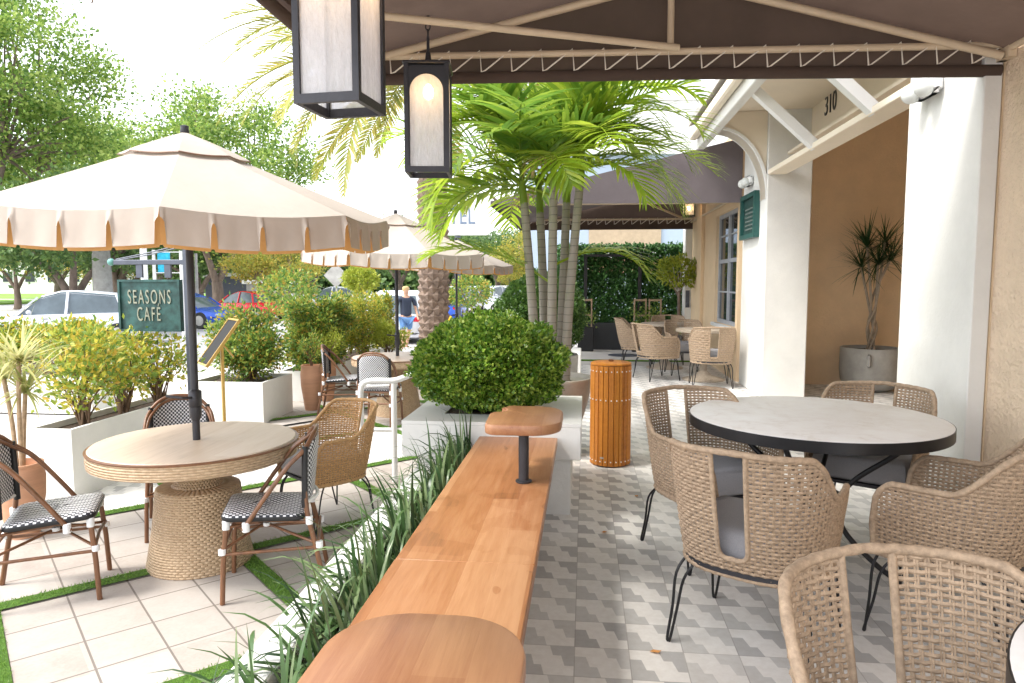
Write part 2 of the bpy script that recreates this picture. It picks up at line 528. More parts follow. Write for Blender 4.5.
def mk_seed():
    m, t, b = newmat('seeded_glass')
    v, x, y, z = xyz(t)
    n = noise(t, v, 26, 4, .7, (1.4, 1.4, .5))
    b.inputs['Base Color'].default_value = (.85, .86, .88, 1)
    b.inputs['Roughness'].default_value = .12
    bump(t, b, n, .8, .02)
    tr = t.nodes.new("ShaderNodeBsdfTranslucent"); tr.inputs[0].default_value = (.95, .95, .97, 1)
    tp = t.nodes.new("ShaderNodeBsdfTransparent"); tp.inputs[0].default_value = (.95, .95, .97, 1)
    m1 = t.nodes.new("ShaderNodeMixShader"); t.links.new((n * .5 + .12).k, m1.inputs[0])
    t.links.new(tp.outputs[0], m1.inputs[1]); t.links.new(tr.outputs[0], m1.inputs[2])
    m2 = t.nodes.new("ShaderNodeMixShader"); m2.inputs[0].default_value = .28
    t.links.new(m1.outputs[0], m2.inputs[1]); t.links.new(b.outputs[0], m2.inputs[2])
    t.links.new(m2.outputs[0], t.nodes['Material Output'].inputs[0])
    return m
M_seed = mk_seed()
M_bulb = emis('bulb', (1.0, .62, .28), 9)
# ================================================================== THE SETTING
LZ = -0.28      # level of the lower terrace
GZ = -0.45      # level of the street
def S(name, mb, mat): return struct(mb.build(name, mat))
S('ground', MB().sheet(-260, -60, 240, 400, GZ - .01), M_road)
S('road', MB().sheet(-90, -30, -8.2, 26, GZ - .004), M_road)
S('parking_lot', MB().sheet(-90, 26, 60, 50, GZ - .0015), M_cpale)
# upper patio: one slab with tiles
S('patio_floor', MB().box2((-.88, -5, GZ), (5.3, 12.0, 0)), M_tile)
S('patio_paving', MB().box2((-.88, 12.0, GZ), (5.3, 18, -.002)), M_cpale)
# lower terrace
S('terrace_paving', MB().box2((-4.95, -4, GZ), (-.88, 16, LZ)), M_paver)
S('pavement', MB().box2((-8.2, -20, GZ - .05), (-4.95, 30, LZ - .02)), M_cpale)
S('kerb', MB().box2((-8.4, -20, GZ - .05), (-8.2, 30, LZ - .015), .02), M_cpale)
S('path', MB().box2((-4.95, 16, GZ), (2.0, 30, LZ - .03)), M_cpale)
# band of patterned tile in the terrace, between two turf strips (45 degrees)
def uv(u, v): return ((u - v) * .70710678, (u + v) * .70710678)
def clip_poly(poly, xmin, xmax, ymin, ymax):
    for ax, lim, sg in ((0, xmin, 1), (0, xmax, -1), (1, ymin, 1), (1, ymax, -1)):
        out = []
        for i in range(len(poly)):
            a, b = poly[i], poly[(i + 1) % len(poly)]
            ia, ib = (a[ax] - lim) * sg >= 0, (b[ax] - lim) * sg >= 0
            if ia: out.append(a)
            if ia != ib:
                k = (lim - a[ax]) / (b[ax] - a[ax]); out.append((a[0] + (b[0] - a[0]) * k, a[1] + (b[1] - a[1]) * k))
        poly = out
        if not poly: break
    return poly
mb = MB()
pl = clip_poly([uv(-4, 5.835), uv(14, 5.835), uv(14, 7.075), uv(-4, 7.075)], -4.0, -.9, 0, 16)
if pl: mb.add([(p[0], p[1], LZ + .004) for p in pl], [tuple(range(len(pl)))])
S('terrace_tile_band', mb, M_tile2)
# artificial turf strips with blades
rng = np.random.default_rng(3)
mb = MB(); bl = []
strips = []
for k in range(-3, 7):
    strips.append((True, .09 + 1.28 * k)); strips.append((False, 3.08 + 1.35 * k))
for is_u, c in strips:
    h = .052
    if is_u: q = [uv(c - h, -3), uv(c + h, -3), uv(c + h, 14), uv(c - h, 14)]
    else: q = [uv(-6, c - h), uv(14, c - h), uv(14, c + h), uv(-6, c + h)]
    pl = clip_poly(q, -3.95, -.9, -.5, 10)
    if not pl: continue
    zz = LZ + (.006 if is_u else .010)
    mb.add([(p[0], p[1], zz) for p in pl], [tuple(range(len(pl)))])
    n = 15000
    along = rng.uniform(-6, 14, n); off = rng.uniform(-h, h, n) * (1 + .12 * np.sin(along * 40))
    uu, vv = (c + off, along) if is_u else (along, c + off)
    X = (uu - vv) * .70710678; Y = (uu + vv) * .70710678
    ok = (X > -3.95) & (X < -.92) & (Y > 1.5) & (Y < 9)
    bl.append(np.stack([X[ok], Y[ok], np.full(ok.sum(), zz)], 1))
tb = mb.build('turf_base', basic('turf_base', (.10, .22, .02), .95, var=.3, vs=40, bs=200, bst=1, bd=.02))
tag(tb, 'short bright green artificial turf strips between the pale pavers', 'turf', kind='stuff')
P = np.concatenate(bl)
D = rng.normal(size=(len(P), 3)) * .5 + [0, 0, 1]
V, F = leaves(P, D, rng.uniform(.012, .024, len(P)), .0035, rng)
tag(npmesh('turf_blades', V, F, M_lturf), 'fine green blades of the turf strips', 'turf', kind='stuff')
fs = MB().box2((-.88, 12.62, .0015), (2.12, 12.70, .022))
tag(fs.build('turf_line', bpy.data.materials['turf_base']), 'thin green turf line across the far end of the patio', 'turf', kind='stuff')
dc = MB().lathe([(.30, .0), (.30, .006), (.27, .008)], 32).build('drain_cover', M_slate, None, 40); dc.location = (.75, 13.7, .0)
tag(dc, 'dark round drain cover in the paving before the black hedge planter', 'drain cover')
S('lawn', MB().box2((-130, 52, GZ - .1), (-48, 100, GZ + .12)), M_lawn)
S('verge', MB().box2((-9, 24, GZ - .1), (20, 27.5, GZ + .15)), M_lawn)
S('far_path', MB().box2((-130, 64, GZ), (-48, 66.5, GZ + .135)), M_cpale)

# ------------------------------------------------------------------ knee wall + planting trough beside the bench
tr = thing('planting_trough', 'low white rendered planting wall running along the left side of the wooden bench', 'planter', (-.72, 1.5, 0))
MB().box2((-.19, -2.8, LZ), (-.07, 2.62, .42), .006).build('trough_wall', M_white2, tr)
MB().box2((-.07, -2.8, LZ), (.13, 2.62, .33)).build('soil', M_soil, tr)
MB().box2((.13, -2.8, LZ), (.45, 2.62, .448)).build('bench_wall', M_white2, tr)

# bench
be = thing('bench', 'long orange teak bench top running away from the camera beside the grass', 'bench', (-.38, 1.6, 0))
MB().box2((-.245, -2.2, .452), (.225, .6155, .50), .004).build('seat', M_bench, be, 30)
MB().box2((-.245, .6162, .450), (.225, 2.50, .4975), .004).build('seat', M_bench, be, 30)

def rounded_d(w, l, notch=True):
    """outline of the arm table: square front with big corners, a scoop at the back left"""
    pts = []
    def arc(cx, cy, r, a0, a1, n=9):
        for i in range(n + 1):
            a = R(a0 + (a1 - a0) * i / n); pts.append((cx + r * math.cos(a), cy + r * math.sin(a)))
    rr = .095
    arc(w / 2 - rr * 1.5, -l / 2 + rr * 1.5, rr * 1.5, -90, 0, 10)
    arc(w / 2 - rr * 1.5, l / 2 - rr * 1.5, rr * 1.5, 0, 90, 10)
    if notch:
        arc(-w / 2 + .085, l / 2 - .035, .035, 90, 180, 5)
        arc(-w / 2 + .0, l / 2 - .115, .065, 60, -50, 8)
        arc(-w / 2 + .03, l / 2 - .22, .04, 130, 180, 4)
    else:
        arc(-w / 2 + rr * 1.5, l / 2 - rr * 1.5, rr * 1.5, 90, 180, 10)
    arc(-w / 2 + rr * .6, -l / 2 + rr * .6, rr * .6, 180, 270, 6)
    return pts
def slab(poly, z0, z1, bev=.01):
    mb = MB(); n = len(poly); cx = sum(p[0] for p in poly) / n; cy = sum(p[1] for p in poly) / n
    def ins(b):
        out = []
        for p in poly:
            d = Vector((p[0] - cx, p[1] - cy)); L = d.length or 1
            out.append((p[0] - d.x / L * b, p[1] - d.y / L * b))
        return out
    rings = []
    for z, b in ((z0, bev), (z0 + bev * .3, bev * .3), (z0 + bev, 0), (z1 - bev, 0), (z1 - bev * .3, bev * .3), (z1, bev)):
        rings.append([(x, y, z) for x, y in ins(b)])
    return mb.loft(rings)
for i, (y, lb, nt) in enumerate(((3.30, 'small teak arm table with a scooped corner at the far end of the bench', True),
                             (1.06, 'small rounded teak arm table over the near end of the bench at the bottom edge', False))):
    a = thing('arm_table', lb, 'side table', (-.275, y, .501), group='arm tables on the bench')
    w_, l_ = (.345, .50) if nt else (.36, .44)
    slab(rounded_d(w_, l_, nt), .235, .285, .012).build('table_top', M_bench2, a, 35)
    py = -.14 if nt else .02
    MB().lathe([(.024, .006), (.024, .234)], 20, (0, py, 0)).build('post', M_char, a, 30)
    MB().lathe([(.024, -.001), (.038, -.001), (.038, .006), (.026, .010)], 20, (0, py, 0)).build('flange', M_char, a, 30)

# ------------------------------------------------------------------ restaurant building
B = thing('restaurant_building', 'cream stucco building with white columns, tan niche and tall window on the right', 'building', (2.7, 7, 0))
def bp(name, mb, mat, par=B, sm=None):
    o = mb.build(name, mat, par, sm, loc=None)
    return o
def L(p): return (p[0] - 2.7, p[1] - 7, p[2])
def b2(mb, a, b, bev=0): return mb.box2(L(a), L(b), bev)
bp('wall', b2(MB(), (2.253, -.5, 0), (2.6, 4.155, 4.2)), M_stucco)
bp('column', b2(MB(), (2.15, 4.16, .002), (2.245, 5.06, 3.6), .006), M_white2)
bp('column_return', b2(MB(), (2.248, 4.158, .0), (2.60, 5.055, 3.6)), M_wallb)
bp('niche_side_wall', b2(MB(), (2.603, 4.7, 0), (5.3, 4.9, 4.2)), M_tan)
bp('column', b2(MB(), (2.15, 8.76, .002), (2.67, 10.0, 3.5), .012), M_white2)
bp('beam', b2(MB(), (2.153, 5.063, 2.695), (2.37, 8.755, 2.75), .006), M_cream)
bp('upper_wall', b2(MB(), (2.64, 5.063, 2.93), (2.80, 9.98, 4.4)), M_cream)
bp('ledge', b2(MB(), (2.375, 5.063, 2.93), (2.637, 8.755, 2.96)), M_cream)
bp('niche_ceiling', b2(MB(), (2.803, 4.95, 4.0), (5.1, 10.0, 4.1)), M_cream)
bp('niche_wall', b2(MB(), (2.675, 10.053, 0), (5.3, 10.2, 4.4)), M_tan)
bp('niche_wall', b2(MB(), (5.1, 4.95, 0), (5.3, 10.05, 4.2)), M_tan)
# curved corbel under the eave end
poly = [(2.145, 2.42)]
for i in range(13):
    a = R(90 * i / 12)
    poly.append((2.145 - .56 * (1 - math.cos(a)) , 2.46 + .80 * math.sin(a)))
poly = [(2.145, 2.40)] + [(1.565 + .58 * math.cos(R(a)), 2.42 + .82 * math.sin(R(a))) for a in range(0, 91, 8)] + [(1.56, 3.24), (1.56, 3.46), (2.69, 3.46), (2.69, 3.505), (2.145, 3.505)]
poly = [(1.565 + .58 * math.cos(R(a)), 2.42 + .82 * math.sin(R(a))) for a in range(0, 91, 6)] + [(1.56, 3.45), (2.147, 3.45)]
fixn(bp('corbel', MB().prism([(x - 2.7, z) for x, z in poly], 8.80 - 7, 9.06 - 7), M_cream))
fixn(bp('corbel_rim', MB().add(*(lambda q: ([p for x, z in q for p in ((x - 2.7, 1.77, z), (x - 2.7, 2.09, z))] + [p for x, z in [(1.565 + (.58 + .035) * math.cos(R(a)) , 2.42 + (.82 + .035) * math.sin(R(a))) for a in range(0, 91, 6)] for p in ((x - 2.7, 1.77, z), (x - 2.7, 2.09, z))],
    [(2 * i, 2 * i + 1, 2 * i + 3, 2 * i + 2) for i in range(15)] + [(32 + 2 * i, 32 + 2 * i + 2, 32 + 2 * i + 3, 32 + 2 * i + 1) for i in range(15)] + [(2 * i, 2 * i + 2, 34 + 2 * i, 32 + 2 * i) for i in range(15)] + [(2 * i + 1, 33 + 2 * i, 35 + 2 * i, 2 * i + 3) for i in range(15)]))([(1.565 + .58 * math.cos(R(a)), 2.42 + .82 * math.sin(R(a))) for a in range(0, 91, 6)])), M_white))
bp('panel_wall', b2(MB(), (2.153, 9.0, 3.0), (2.69, 9.06, 3.46)), M_cream)
bp('fascia', b2(MB(), (1.50, 5.2, 3.22), (1.60, 9.95, 3.46), .008), M_white2)
bp('gutter', b2(MB(), (1.40, 5.2, 3.34), (1.497, 9.95, 3.47), .02), M_cream)
bp('soffit', b2(MB(), (1.603, 5.2, 3.455), (2.637, 9.95, 3.52)), M_cream)
bp('roof', MB().prism([(1.38 - 2.7, 3.525), (3.6 - 2.7, 3.525 + .9), (3.6 - 2.7, 4.5), (1.38 - 2.7, 3.60)], 5.2 - 7, 9.97 - 7), M_cpale)
for y in (7.15, 5.75):
    bp('brace', MB().bar(L((2.20, y, 2.72)), L((1.57, y, 3.30)), .10, .085), M_white)
# far wall with window opening
Y0, Y1, Z0, Z1 = 10.35, 12.0, .76, 2.50
bp('far_wall', b2(MB(), (2.15, 10.205, 0), (2.45, Y0, 3.6)), M_wallb)
bp('far_wall', b2(MB(), (2.15, Y1, 0), (2.45, 14.6, 3.6)), M_wallb)
bp('far_wall', b2(MB(), (2.15, Y0, 0), (2.45, Y1, Z0)), M_wallb)
bp('far_wall', b2(MB(), (2.15, Y0, Z1), (2.45, Y1, 3.6)), M_wallb)
bp('corner_column', b2(MB(), (2.02, 14.61, 0), (2.45, 15.0, 2.7)), M_white2)
bp('pilaster', b2(MB(), (2.09, 13.1, 0), (2.147, 13.7, 2.9)), M_wallb)
wn = b2(MB(), (2.20, Y0, Z0), (2.26, Y0 + .06, Z1))
for a, b in (((2.20, Y1 - .06, Z0), (2.26, Y1, Z1)), ((2.20, Y0 + .06, Z0), (2.26, Y1 - .06, Z0 + .06)), ((2.20, Y0 + .06, Z1 - .06), (2.26, Y1 - .06, Z1)),
             ((2.195, 11.14, Z0 + .06), (2.265, 11.21, Z1 - .06)), ((2.205, Y0 + .06, 1.72), (2.255, 11.14, 1.78)), ((2.205, 11.21, 1.72), (2.255, Y1 - .06, 1.78))):
    b2(wn, a, b)
for z in (1.25, 2.14):
    b2(wn, (2.215, Y0 + .06, z), (2.245, 11.14, z + .025)); b2(wn, (2.215, 11.21, z), (2.245, Y1 - .06, z + .025))
wo = bp('window', wn, basic('grey_window_paint', (.42, .44, .48), .5))
b2(MB(), (2.228, Y0 + .06, Z0 + .06), (2.232, Y1 - .06, Z1 - .06)).build('pane', M_glassd, wo)
b2(MB(), (2.10, Y0 - .05, Z0 - .06), (2.20, Y1 + .05, Z0 - .003), .006).build('sill', M_white, wo)
# number plate "310"
text('house_number', '310', .30, M_black, B, Matrix.Translation(Vector((2.634 - 2.7, 8.12 - 7, 3.35))) @ Matrix.Rotation(R(-90), 4, 'Z') @ Matrix.Rotation(R(90), 4, 'X'), .004, .85)
b2(MB(), (2.03, 14.4, .95), (2.09, 14.5, 1.0)).box2(L((2.04, 14.598, .9)), L((2.12, 14.609, 1.25))).build('notice_plate', M_slate, B)
bp('socket_box', b2(MB(), (2.10, 10.55, .33), (2.147, 10.68, .5), .005), M_conc)

def emergency_light(lb, loc, rz, sc_=1.5):
    a = thing('emergency_light', lb, 'wall light', loc, rz, 'emergency lights on the columns')
    MB().box((0, -.035, 0), (.25, .065, .11), 0, .025).build('housing', M_white, a, 40)
    a.scale = (sc_,) * 3
    for sx in (-.075, .075):
        MB().ball((sx, -.085, -.02), .052, 9).build('lamp_head', basic('clear_plastic', (.66, .68, .66), .15), a, 60)
    return a
emergency_light('white twin head emergency light high on the near white column under the awning', (2.149, 4.72, 2.63), R(-90), 1.15)
emergency_light('white emergency light on the far white column above the green menu box', (2.148, 9.55, 2.73), R(-90), 1.15)

# green menu box on the far column
a = thing('menu_box', 'dark green framed notice box hanging on the side of the far white column', 'notice box', (2.147, 9.47, 1.98), R(-90)); a.scale = (1.35, 1, 1.15)
fm = MB()
for q in (((-.30, -.07, 0), (-.25, 0, .50)), ((.25, -.07, 0), (.30, 0, .50)), ((-.25, -.07, 0), (.25, 0, .05)), ((-.25, -.07, .45), (.25, 0, .50))): fm.box2(*q)
fm.build('frame', basic('green_frame', (.012, .075, .065), .4), a)
MB().box2((-.25, -.03, .05), (.25, 0, .45)).build('back_panel', basic('dark_green_panel', (.012, .05, .045), .5, var=.4, vs=12), a)
nb = MB()
for i in range(6): nb.box2((-.18, -.034, .10 + i * .045), (.18, -.031, .118 + i * .045))
nb.build('menu_sheet', basic('faded_paper', (.12, .15, .14), .7, var=.3, vs=60), a)

# ------------------------------------------------------------------ awnings
def lacing(x0, z0, x1, z1, y, drop, n, r=.006):
    pts = []
    for i in range(n):
        k = i / n; k2 = (i + .06) / n; k3 = (i + .12) / n
        X = lambda q: x0 + (x1 - x0) * q; Z = lambda q: z0 + (z1 - z0) * q
        pts += [(X(k), y - .012, Z(k) + .02), (X(k2), y - .02, Z(k2) - drop), (X(k3) + .01, y - .012, Z(k3) - drop + .01)]
    pts.append((x1, y, z1))
    return MB().tube(pts, r, 5)
aw = thing('awning', 'large brown fabric awning on a cream pipe frame over the near dining tables', 'awning', (.48, 4.13, 2.56))
def W(x, y, z): return (x - .48, y - .57 - 4.13 + .02, z - .195 - 2.56)
xl, xr_, xc, zr = -1.32, 2.235, .48, 3.29
zl, zrr = 2.93, 2.85
mb = MB()
NY = 10
for i in range(NY + 1):
    y = .9 + 3.84 * i / NY
    for x, z in ((xl - .03, zl - .06), (xl - .03, zl - .01), (-.42, (zl + zr) / 2 + .02), (xc, zr + .02), (1.36, (zrr + zr) / 2 + .02), (xr_ , zrr)):
        mb.v.append(W(x, y, z))
for i in range(NY):
    for k in range(5):
        mb.f.append((i * 6 + k, i * 6 + k + 1, (i + 1) * 6 + k + 1, (i + 1) * 6 + k))
mb.build('roof_cloth', M_fabric, aw, 30)
MB().add([W(xl - .03, 4.745, 2.80), W(xl - .03, 4.745, zl), W(xc, 4.745, zr + .02), W(xr_, 4.745, zrr), W(xr_, 4.745, 2.74)], [(0, 1, 2, 3, 4)]).build('gable_cloth', M_fabric, aw)
MB().tube([W(xl - .03, 4.725, 2.815), W(.6, 4.725, 2.795), W(xr_, 4.725, 2.76)], .034, 12).build('hem_roll', M_fabric, aw, 40)
MB().tube([W(xl - .03, 4.70, 2.80), W(xl - .03, 3, 2.80), W(xl - .03, .9, 2.80)], .03, 10).add([W(xl - .055, 4.7, 2.80), W(xl - .055, .9, 2.80), W(xl - .055, .9, 2.95), W(xl - .055, 4.7, 2.95)], [(0, 1, 2, 3)]).build('side_valance', M_fabric, aw, 40)
def pipe(name, pts, r=.019): return MB().tube([W(*p) for p in pts], r, 10).build(name, M_pipe, aw, 40)
pipe('frame_pipe', [(xl, 4.66, 2.925), (xr_, 4.66, 2.875)])
pipe('king_post', [(xc - .02, 4.64, 2.90), (xc - .02, 4.64, zr - .02)])
pipe('rafter', [(xl + .05, 4.64, 2.90), (xc, 4.64, zr - .01)], .022)
pipe('rafter', [(xr_ - .04, 4.64, 2.815), (xc, 4.64, zr - .01)], .022)
pipe('rafter', [(xl, 2.6, 2.90), (xc, 2.6, zr - .01)], .022)
pipe('rafter', [(xr_, 2.6, 2.84), (xc, 2.6, zr - .01)], .022)
pipe('ridge_pipe', [(xc, .9, zr - .02), (xc, 4.62, zr - .02)], .02)
pipe('side_pipe', [(xl, .9, 2.93), (xl, 4.64, 2.93)])
pipe('side_pipe', [(xr_ - .01, .9, 2.85), (xr_ - .01, 4.64, 2.85)])
pipe('diagonal_pipe', [(xl + .02, 4.0, 2.95), (.5, 4.60, 2.90)])
lc = lacing(xl, 2.925, xr_ - .02, 2.877, 4.66, .10, 20, .0045)
lc.v = [W(*p) for p in lc.v]
lc.build('lacing', M_lace, aw)
MB().box2(W(2.205, 4.60, 2.80), W(2.248, 4.735, 3.02)).build('wall_bracket', M_pipe, aw)
pipe('wall_pipe', [(xr_ - .01, 4.69, 2.80), (xr_ - .01, 4.69, 3.3)], .02)

a2 = thing('awning', 'second grey brown awning with a cream frame farther along the building behind the palm', 'awning', (.4, 10.1, 2.54))
def W2(x, y, z): return (x - .4, y - 10.1, z - 2.54)
xa, xb, ya, yb = -1.36, 2.14, 10.06, 14.5
MB().add([W2(xa, ya, 2.53), W2(xb, ya, 2.51), W2(xb, ya, 3.39), W2(xa, ya, 2.57)], [(0, 1, 2, 3)]).build('end_cloth', M_fabric2, a2)
MB().add([W2(xa, ya, 2.57), W2(xb, ya, 3.39), W2(xb, yb, 3.39), W2(xa, yb, 2.57)], [(0, 1, 2, 3)]).build('roof_cloth', M_fabric2, a2)
MB().add([W2(xa, ya, 2.50), W2(xa, ya, 2.57), W2(xa, yb, 2.57), W2(xa, yb, 2.50)], [(0, 1, 2, 3)]).build('side_cloth', M_fabric2, a2)
MB().box2(W2(xa, yb, 2.48), W2(xb, yb + .03, 2.62)).build('far_valance', M_fabric, a2)
MB().add([W2(xa, yb + .015, 2.60), W2(xb, yb + .015, 2.60), W2(xb, yb + .015, 3.39), W2(xa, yb + .015, 2.61)], [(0, 1, 2, 3)]).build('far_cloth', M_fabric, a2)
def pipe2(name, pts, r=.022): return MB().tube([W2(*p) for p in pts], r, 8).build(name, M_pipe, a2, 40)
pipe2('frame_pipe', [(xa, yb - .05, 2.68), (xb, yb - .05, 2.68)])
pipe2('frame_pipe', [(xa + .02, ya + .9, 2.62), (xb, ya + .9, 2.62)])
pipe2('rafter', [(xa, yb - .08, 2.70), (xb, yb - .08, 3.36)])
pipe2('brace', [(.4, ya + 2, 3.0), (1.9, yb - .1, 2.70)])
pipe2('brace', [(.6, ya + 1.1, 2.64), (.6, ya + 1.1, 3.05)])
pipe2('brace', [(-1.0, yb - 1.2, 2.74), (.9, ya + 1.4, 3.08)])
pipe2('side_pipe', [(xa, ya, 2.66), (xa, yb, 2.66)])
pipe2('side_pipe', [(xb - .03, ya + .02, 2.62), (xb - .03, yb, 2.62)])
lc = lacing(xa, 2.68, xb, 2.68, yb - .05, .10, 20, .008); lc.v = [W2(*p) for p in lc.v]; lc.build('lacing', M_lace, a2)

# ------------------------------------------------------------------ lanterns
def lantern(lb, loc, rz, ww=.25, hh=.56, chain_top=3.1, arch=True):
    a = thing('hanging_lantern', lb, 'lantern', loc, rz, 'black framed lanterns with seeded glass')
    h = ww / 2; t_ = .022
    fr = MB()
    for sx in (-1, 1):
        for sy in (-1, 1):
            fr.box2((sx * h - (t_ if sx > 0 else 0), sy * h - (t_ if sy > 0 else 0), 0), (sx * h + (t_ if sx < 0 else 0), sy * h + (t_ if sy < 0 else 0), hh))
    for z in (.0,):
        zz = z; th = .030
        for sx in (-1, 1):
            fr.box2((sx * h - (t_ * .8 if sx > 0 else 0), -h + t_, zz), (sx * h + (t_ * .8 if sx < 0 else 0), h - t_, zz + th))
            fr.box2((-h + t_, sx * h - (t_ * .8 if sx > 0 else 0), zz), (h - t_, sx * h + (t_ * .8 if sx < 0 else 0), zz + th))
    fr.box2((-h + t_, -h + t_, hh - .02), (h - t_, h - t_, hh - .004))
    fr.build('frame', M_char, a)
    MB().box2((-h - .008, -h - .008, hh), (h + .008, h + .008, hh + .012), .004).lathe([(.06, hh + .012), (.05, hh + .03), (.018, hh + .045), (.012, hh + .09)], 16).build('cap', M_char, a, 30)
    if arch:   # arched face plates with the corners filled
        iw = h - t_; zb = hh - .02 - .035; r = iw - .008
        for k in range(4):
            mb = MB(); M4 = Matrix.Rotation(k * PI / 2, 4, 'Z')
            zc = zb - r
            pts = [(r * math.cos(R(x)), zc + r * math.sin(R(x))) for x in range(0, 181, 10)]
            for i in range(18):
                p, q = pts[i], pts[i + 1]
                mb.add([M4 @ Vector((p[0], -h + .004, p[1])), M4 @ Vector((q[0], -h + .004, q[1])), M4 @ Vector((q[0] * iw / r if 0 else q[0], -h + .004, hh - .02)), M4 @ Vector((p[0], -h + .004, hh - .02))], [(0, 1, 2, 3)])
            for s_ in (-1, 1):
                mb.add([M4 @ Vector((s_ * r, -h + .004, .031)), M4 @ Vector((s_ * iw, -h + .004, .031)), M4 @ Vector((s_ * iw, -h + .004, hh - .02)), M4 @ Vector((s_ * r, -h + .004, hh - .02))], [(0, 1, 2, 3)])
            mb.build('arch_plate', M_char, a)
    for k in range(4):
        M4 = Matrix.Rotation(k * PI / 2, 4, 'Z')
        MB().box((0, 0, 0), (ww - 2 * t_ - .002, .004, hh - .02 - .032), M=M4 @ Matrix.Translation((0, -h + .011, (hh - .02 + .032) / 2))).build('glass_pane', M_seed, a)
    MB().lathe([(.022, hh - .02), (.022, hh - .075), (.016, hh - .08)], 12).build('bulb_socket', M_char, a, 40)
    MB().lathe([(.012, hh - .08), (.027, hh - .105), (.030, hh - .125), (.022, hh - .15), (.004, hh - .16)], 14).build('bulb', M_bulb, a, 60)
    if chain_top:
        mb = MB(); z = hh + .09; k = 0
        MB().tube([(0, 0, hh + .085), (0, 0, hh + .17)], .008, 8).build('stem', M_char, a)
        z = hh + .165
        while z < chain_top - loc[2]:
            ring = [(.012 * math.cos(q) * (1 if k % 2 else 0), .012 * math.cos(q) * (0 if k % 2 else 1), z + .022 + .022 * math.sin(q)) for q in [2 * PI * j / 10 for j in range(10)]]
            mb.tube(ring, .0035, 5, closed=True); z += .036; k += 1
        mb.build('chain', M_char, a, 60)
    return a
lantern('black lantern with arched glass panel and lit bulb hanging on a chain before the palm', (-.85, 3.81, 2.0), R(7), ww=.235, chain_top=2.86)
lantern('large black lantern nearest the camera, cut off by the top edge above the umbrella', (-.826, 2.357, 2.0), R(-6), ww=.228, chain_top=2.86, arch=False)
lantern('tiny black lantern with an amber light under the far awning beside the building', (1.87, 13.2, 2.60), 0, ww=.2, hh=.28, chain_top=0, arch=False)
# ================================================================== ROPE ARMCHAIRS
def shell_fn():
    raw = [(0, -.315), (.10, -.312), (.19, -.285), (.262, -.225), (.300, -.14), (.312, -.03), (.308, .08), (.292, .20), (.285, .235)]
    pts = crom([(p[0], p[1], 0) for p in raw], 10)
    cum = [0]
    for i in range(1, len(pts)): cum.append(cum[-1] + (pts[i] - pts[i - 1]).length)
    LT = cum[-1]
    cumn = np.array(cum); px = np.array([p.x for p in pts]); py = np.array([p.y for p in pts])
    def P(l, z):
        s = 1 if l >= 0 else -1; a = abs(l)
        x = np.interp(a, cumn, px) * s; y = np.interp(a, cumn, py)
        k = max(0, min(1.15, (z - .33) / .46)); k = k ** .8
        f = .84 + .16 * k
        back = max(0, 1 - a / .45)
        return Vector((x * f, y * f - .05 * k * back + .02 * (1 - k), z))
    def top(l):
        a = abs(l)
        e = lambda q: q * q * (3 - 2 * q)
        if a < .26: z = .825 - .012 * (a / .26)
        elif a < .47: z = .813 - .178 * e((a - .26) / .21)
        else: z = .635
        q = (a - (LT - .10)) / .10
        if q > 0: z = .635 - .16 * (1 - math.sqrt(max(0, 1 - q * q)))
        return z
    return P, top, LT
P_s, top_s, LT_s = shell_fn()
ZB = .335; SW = .062; SZ = .405
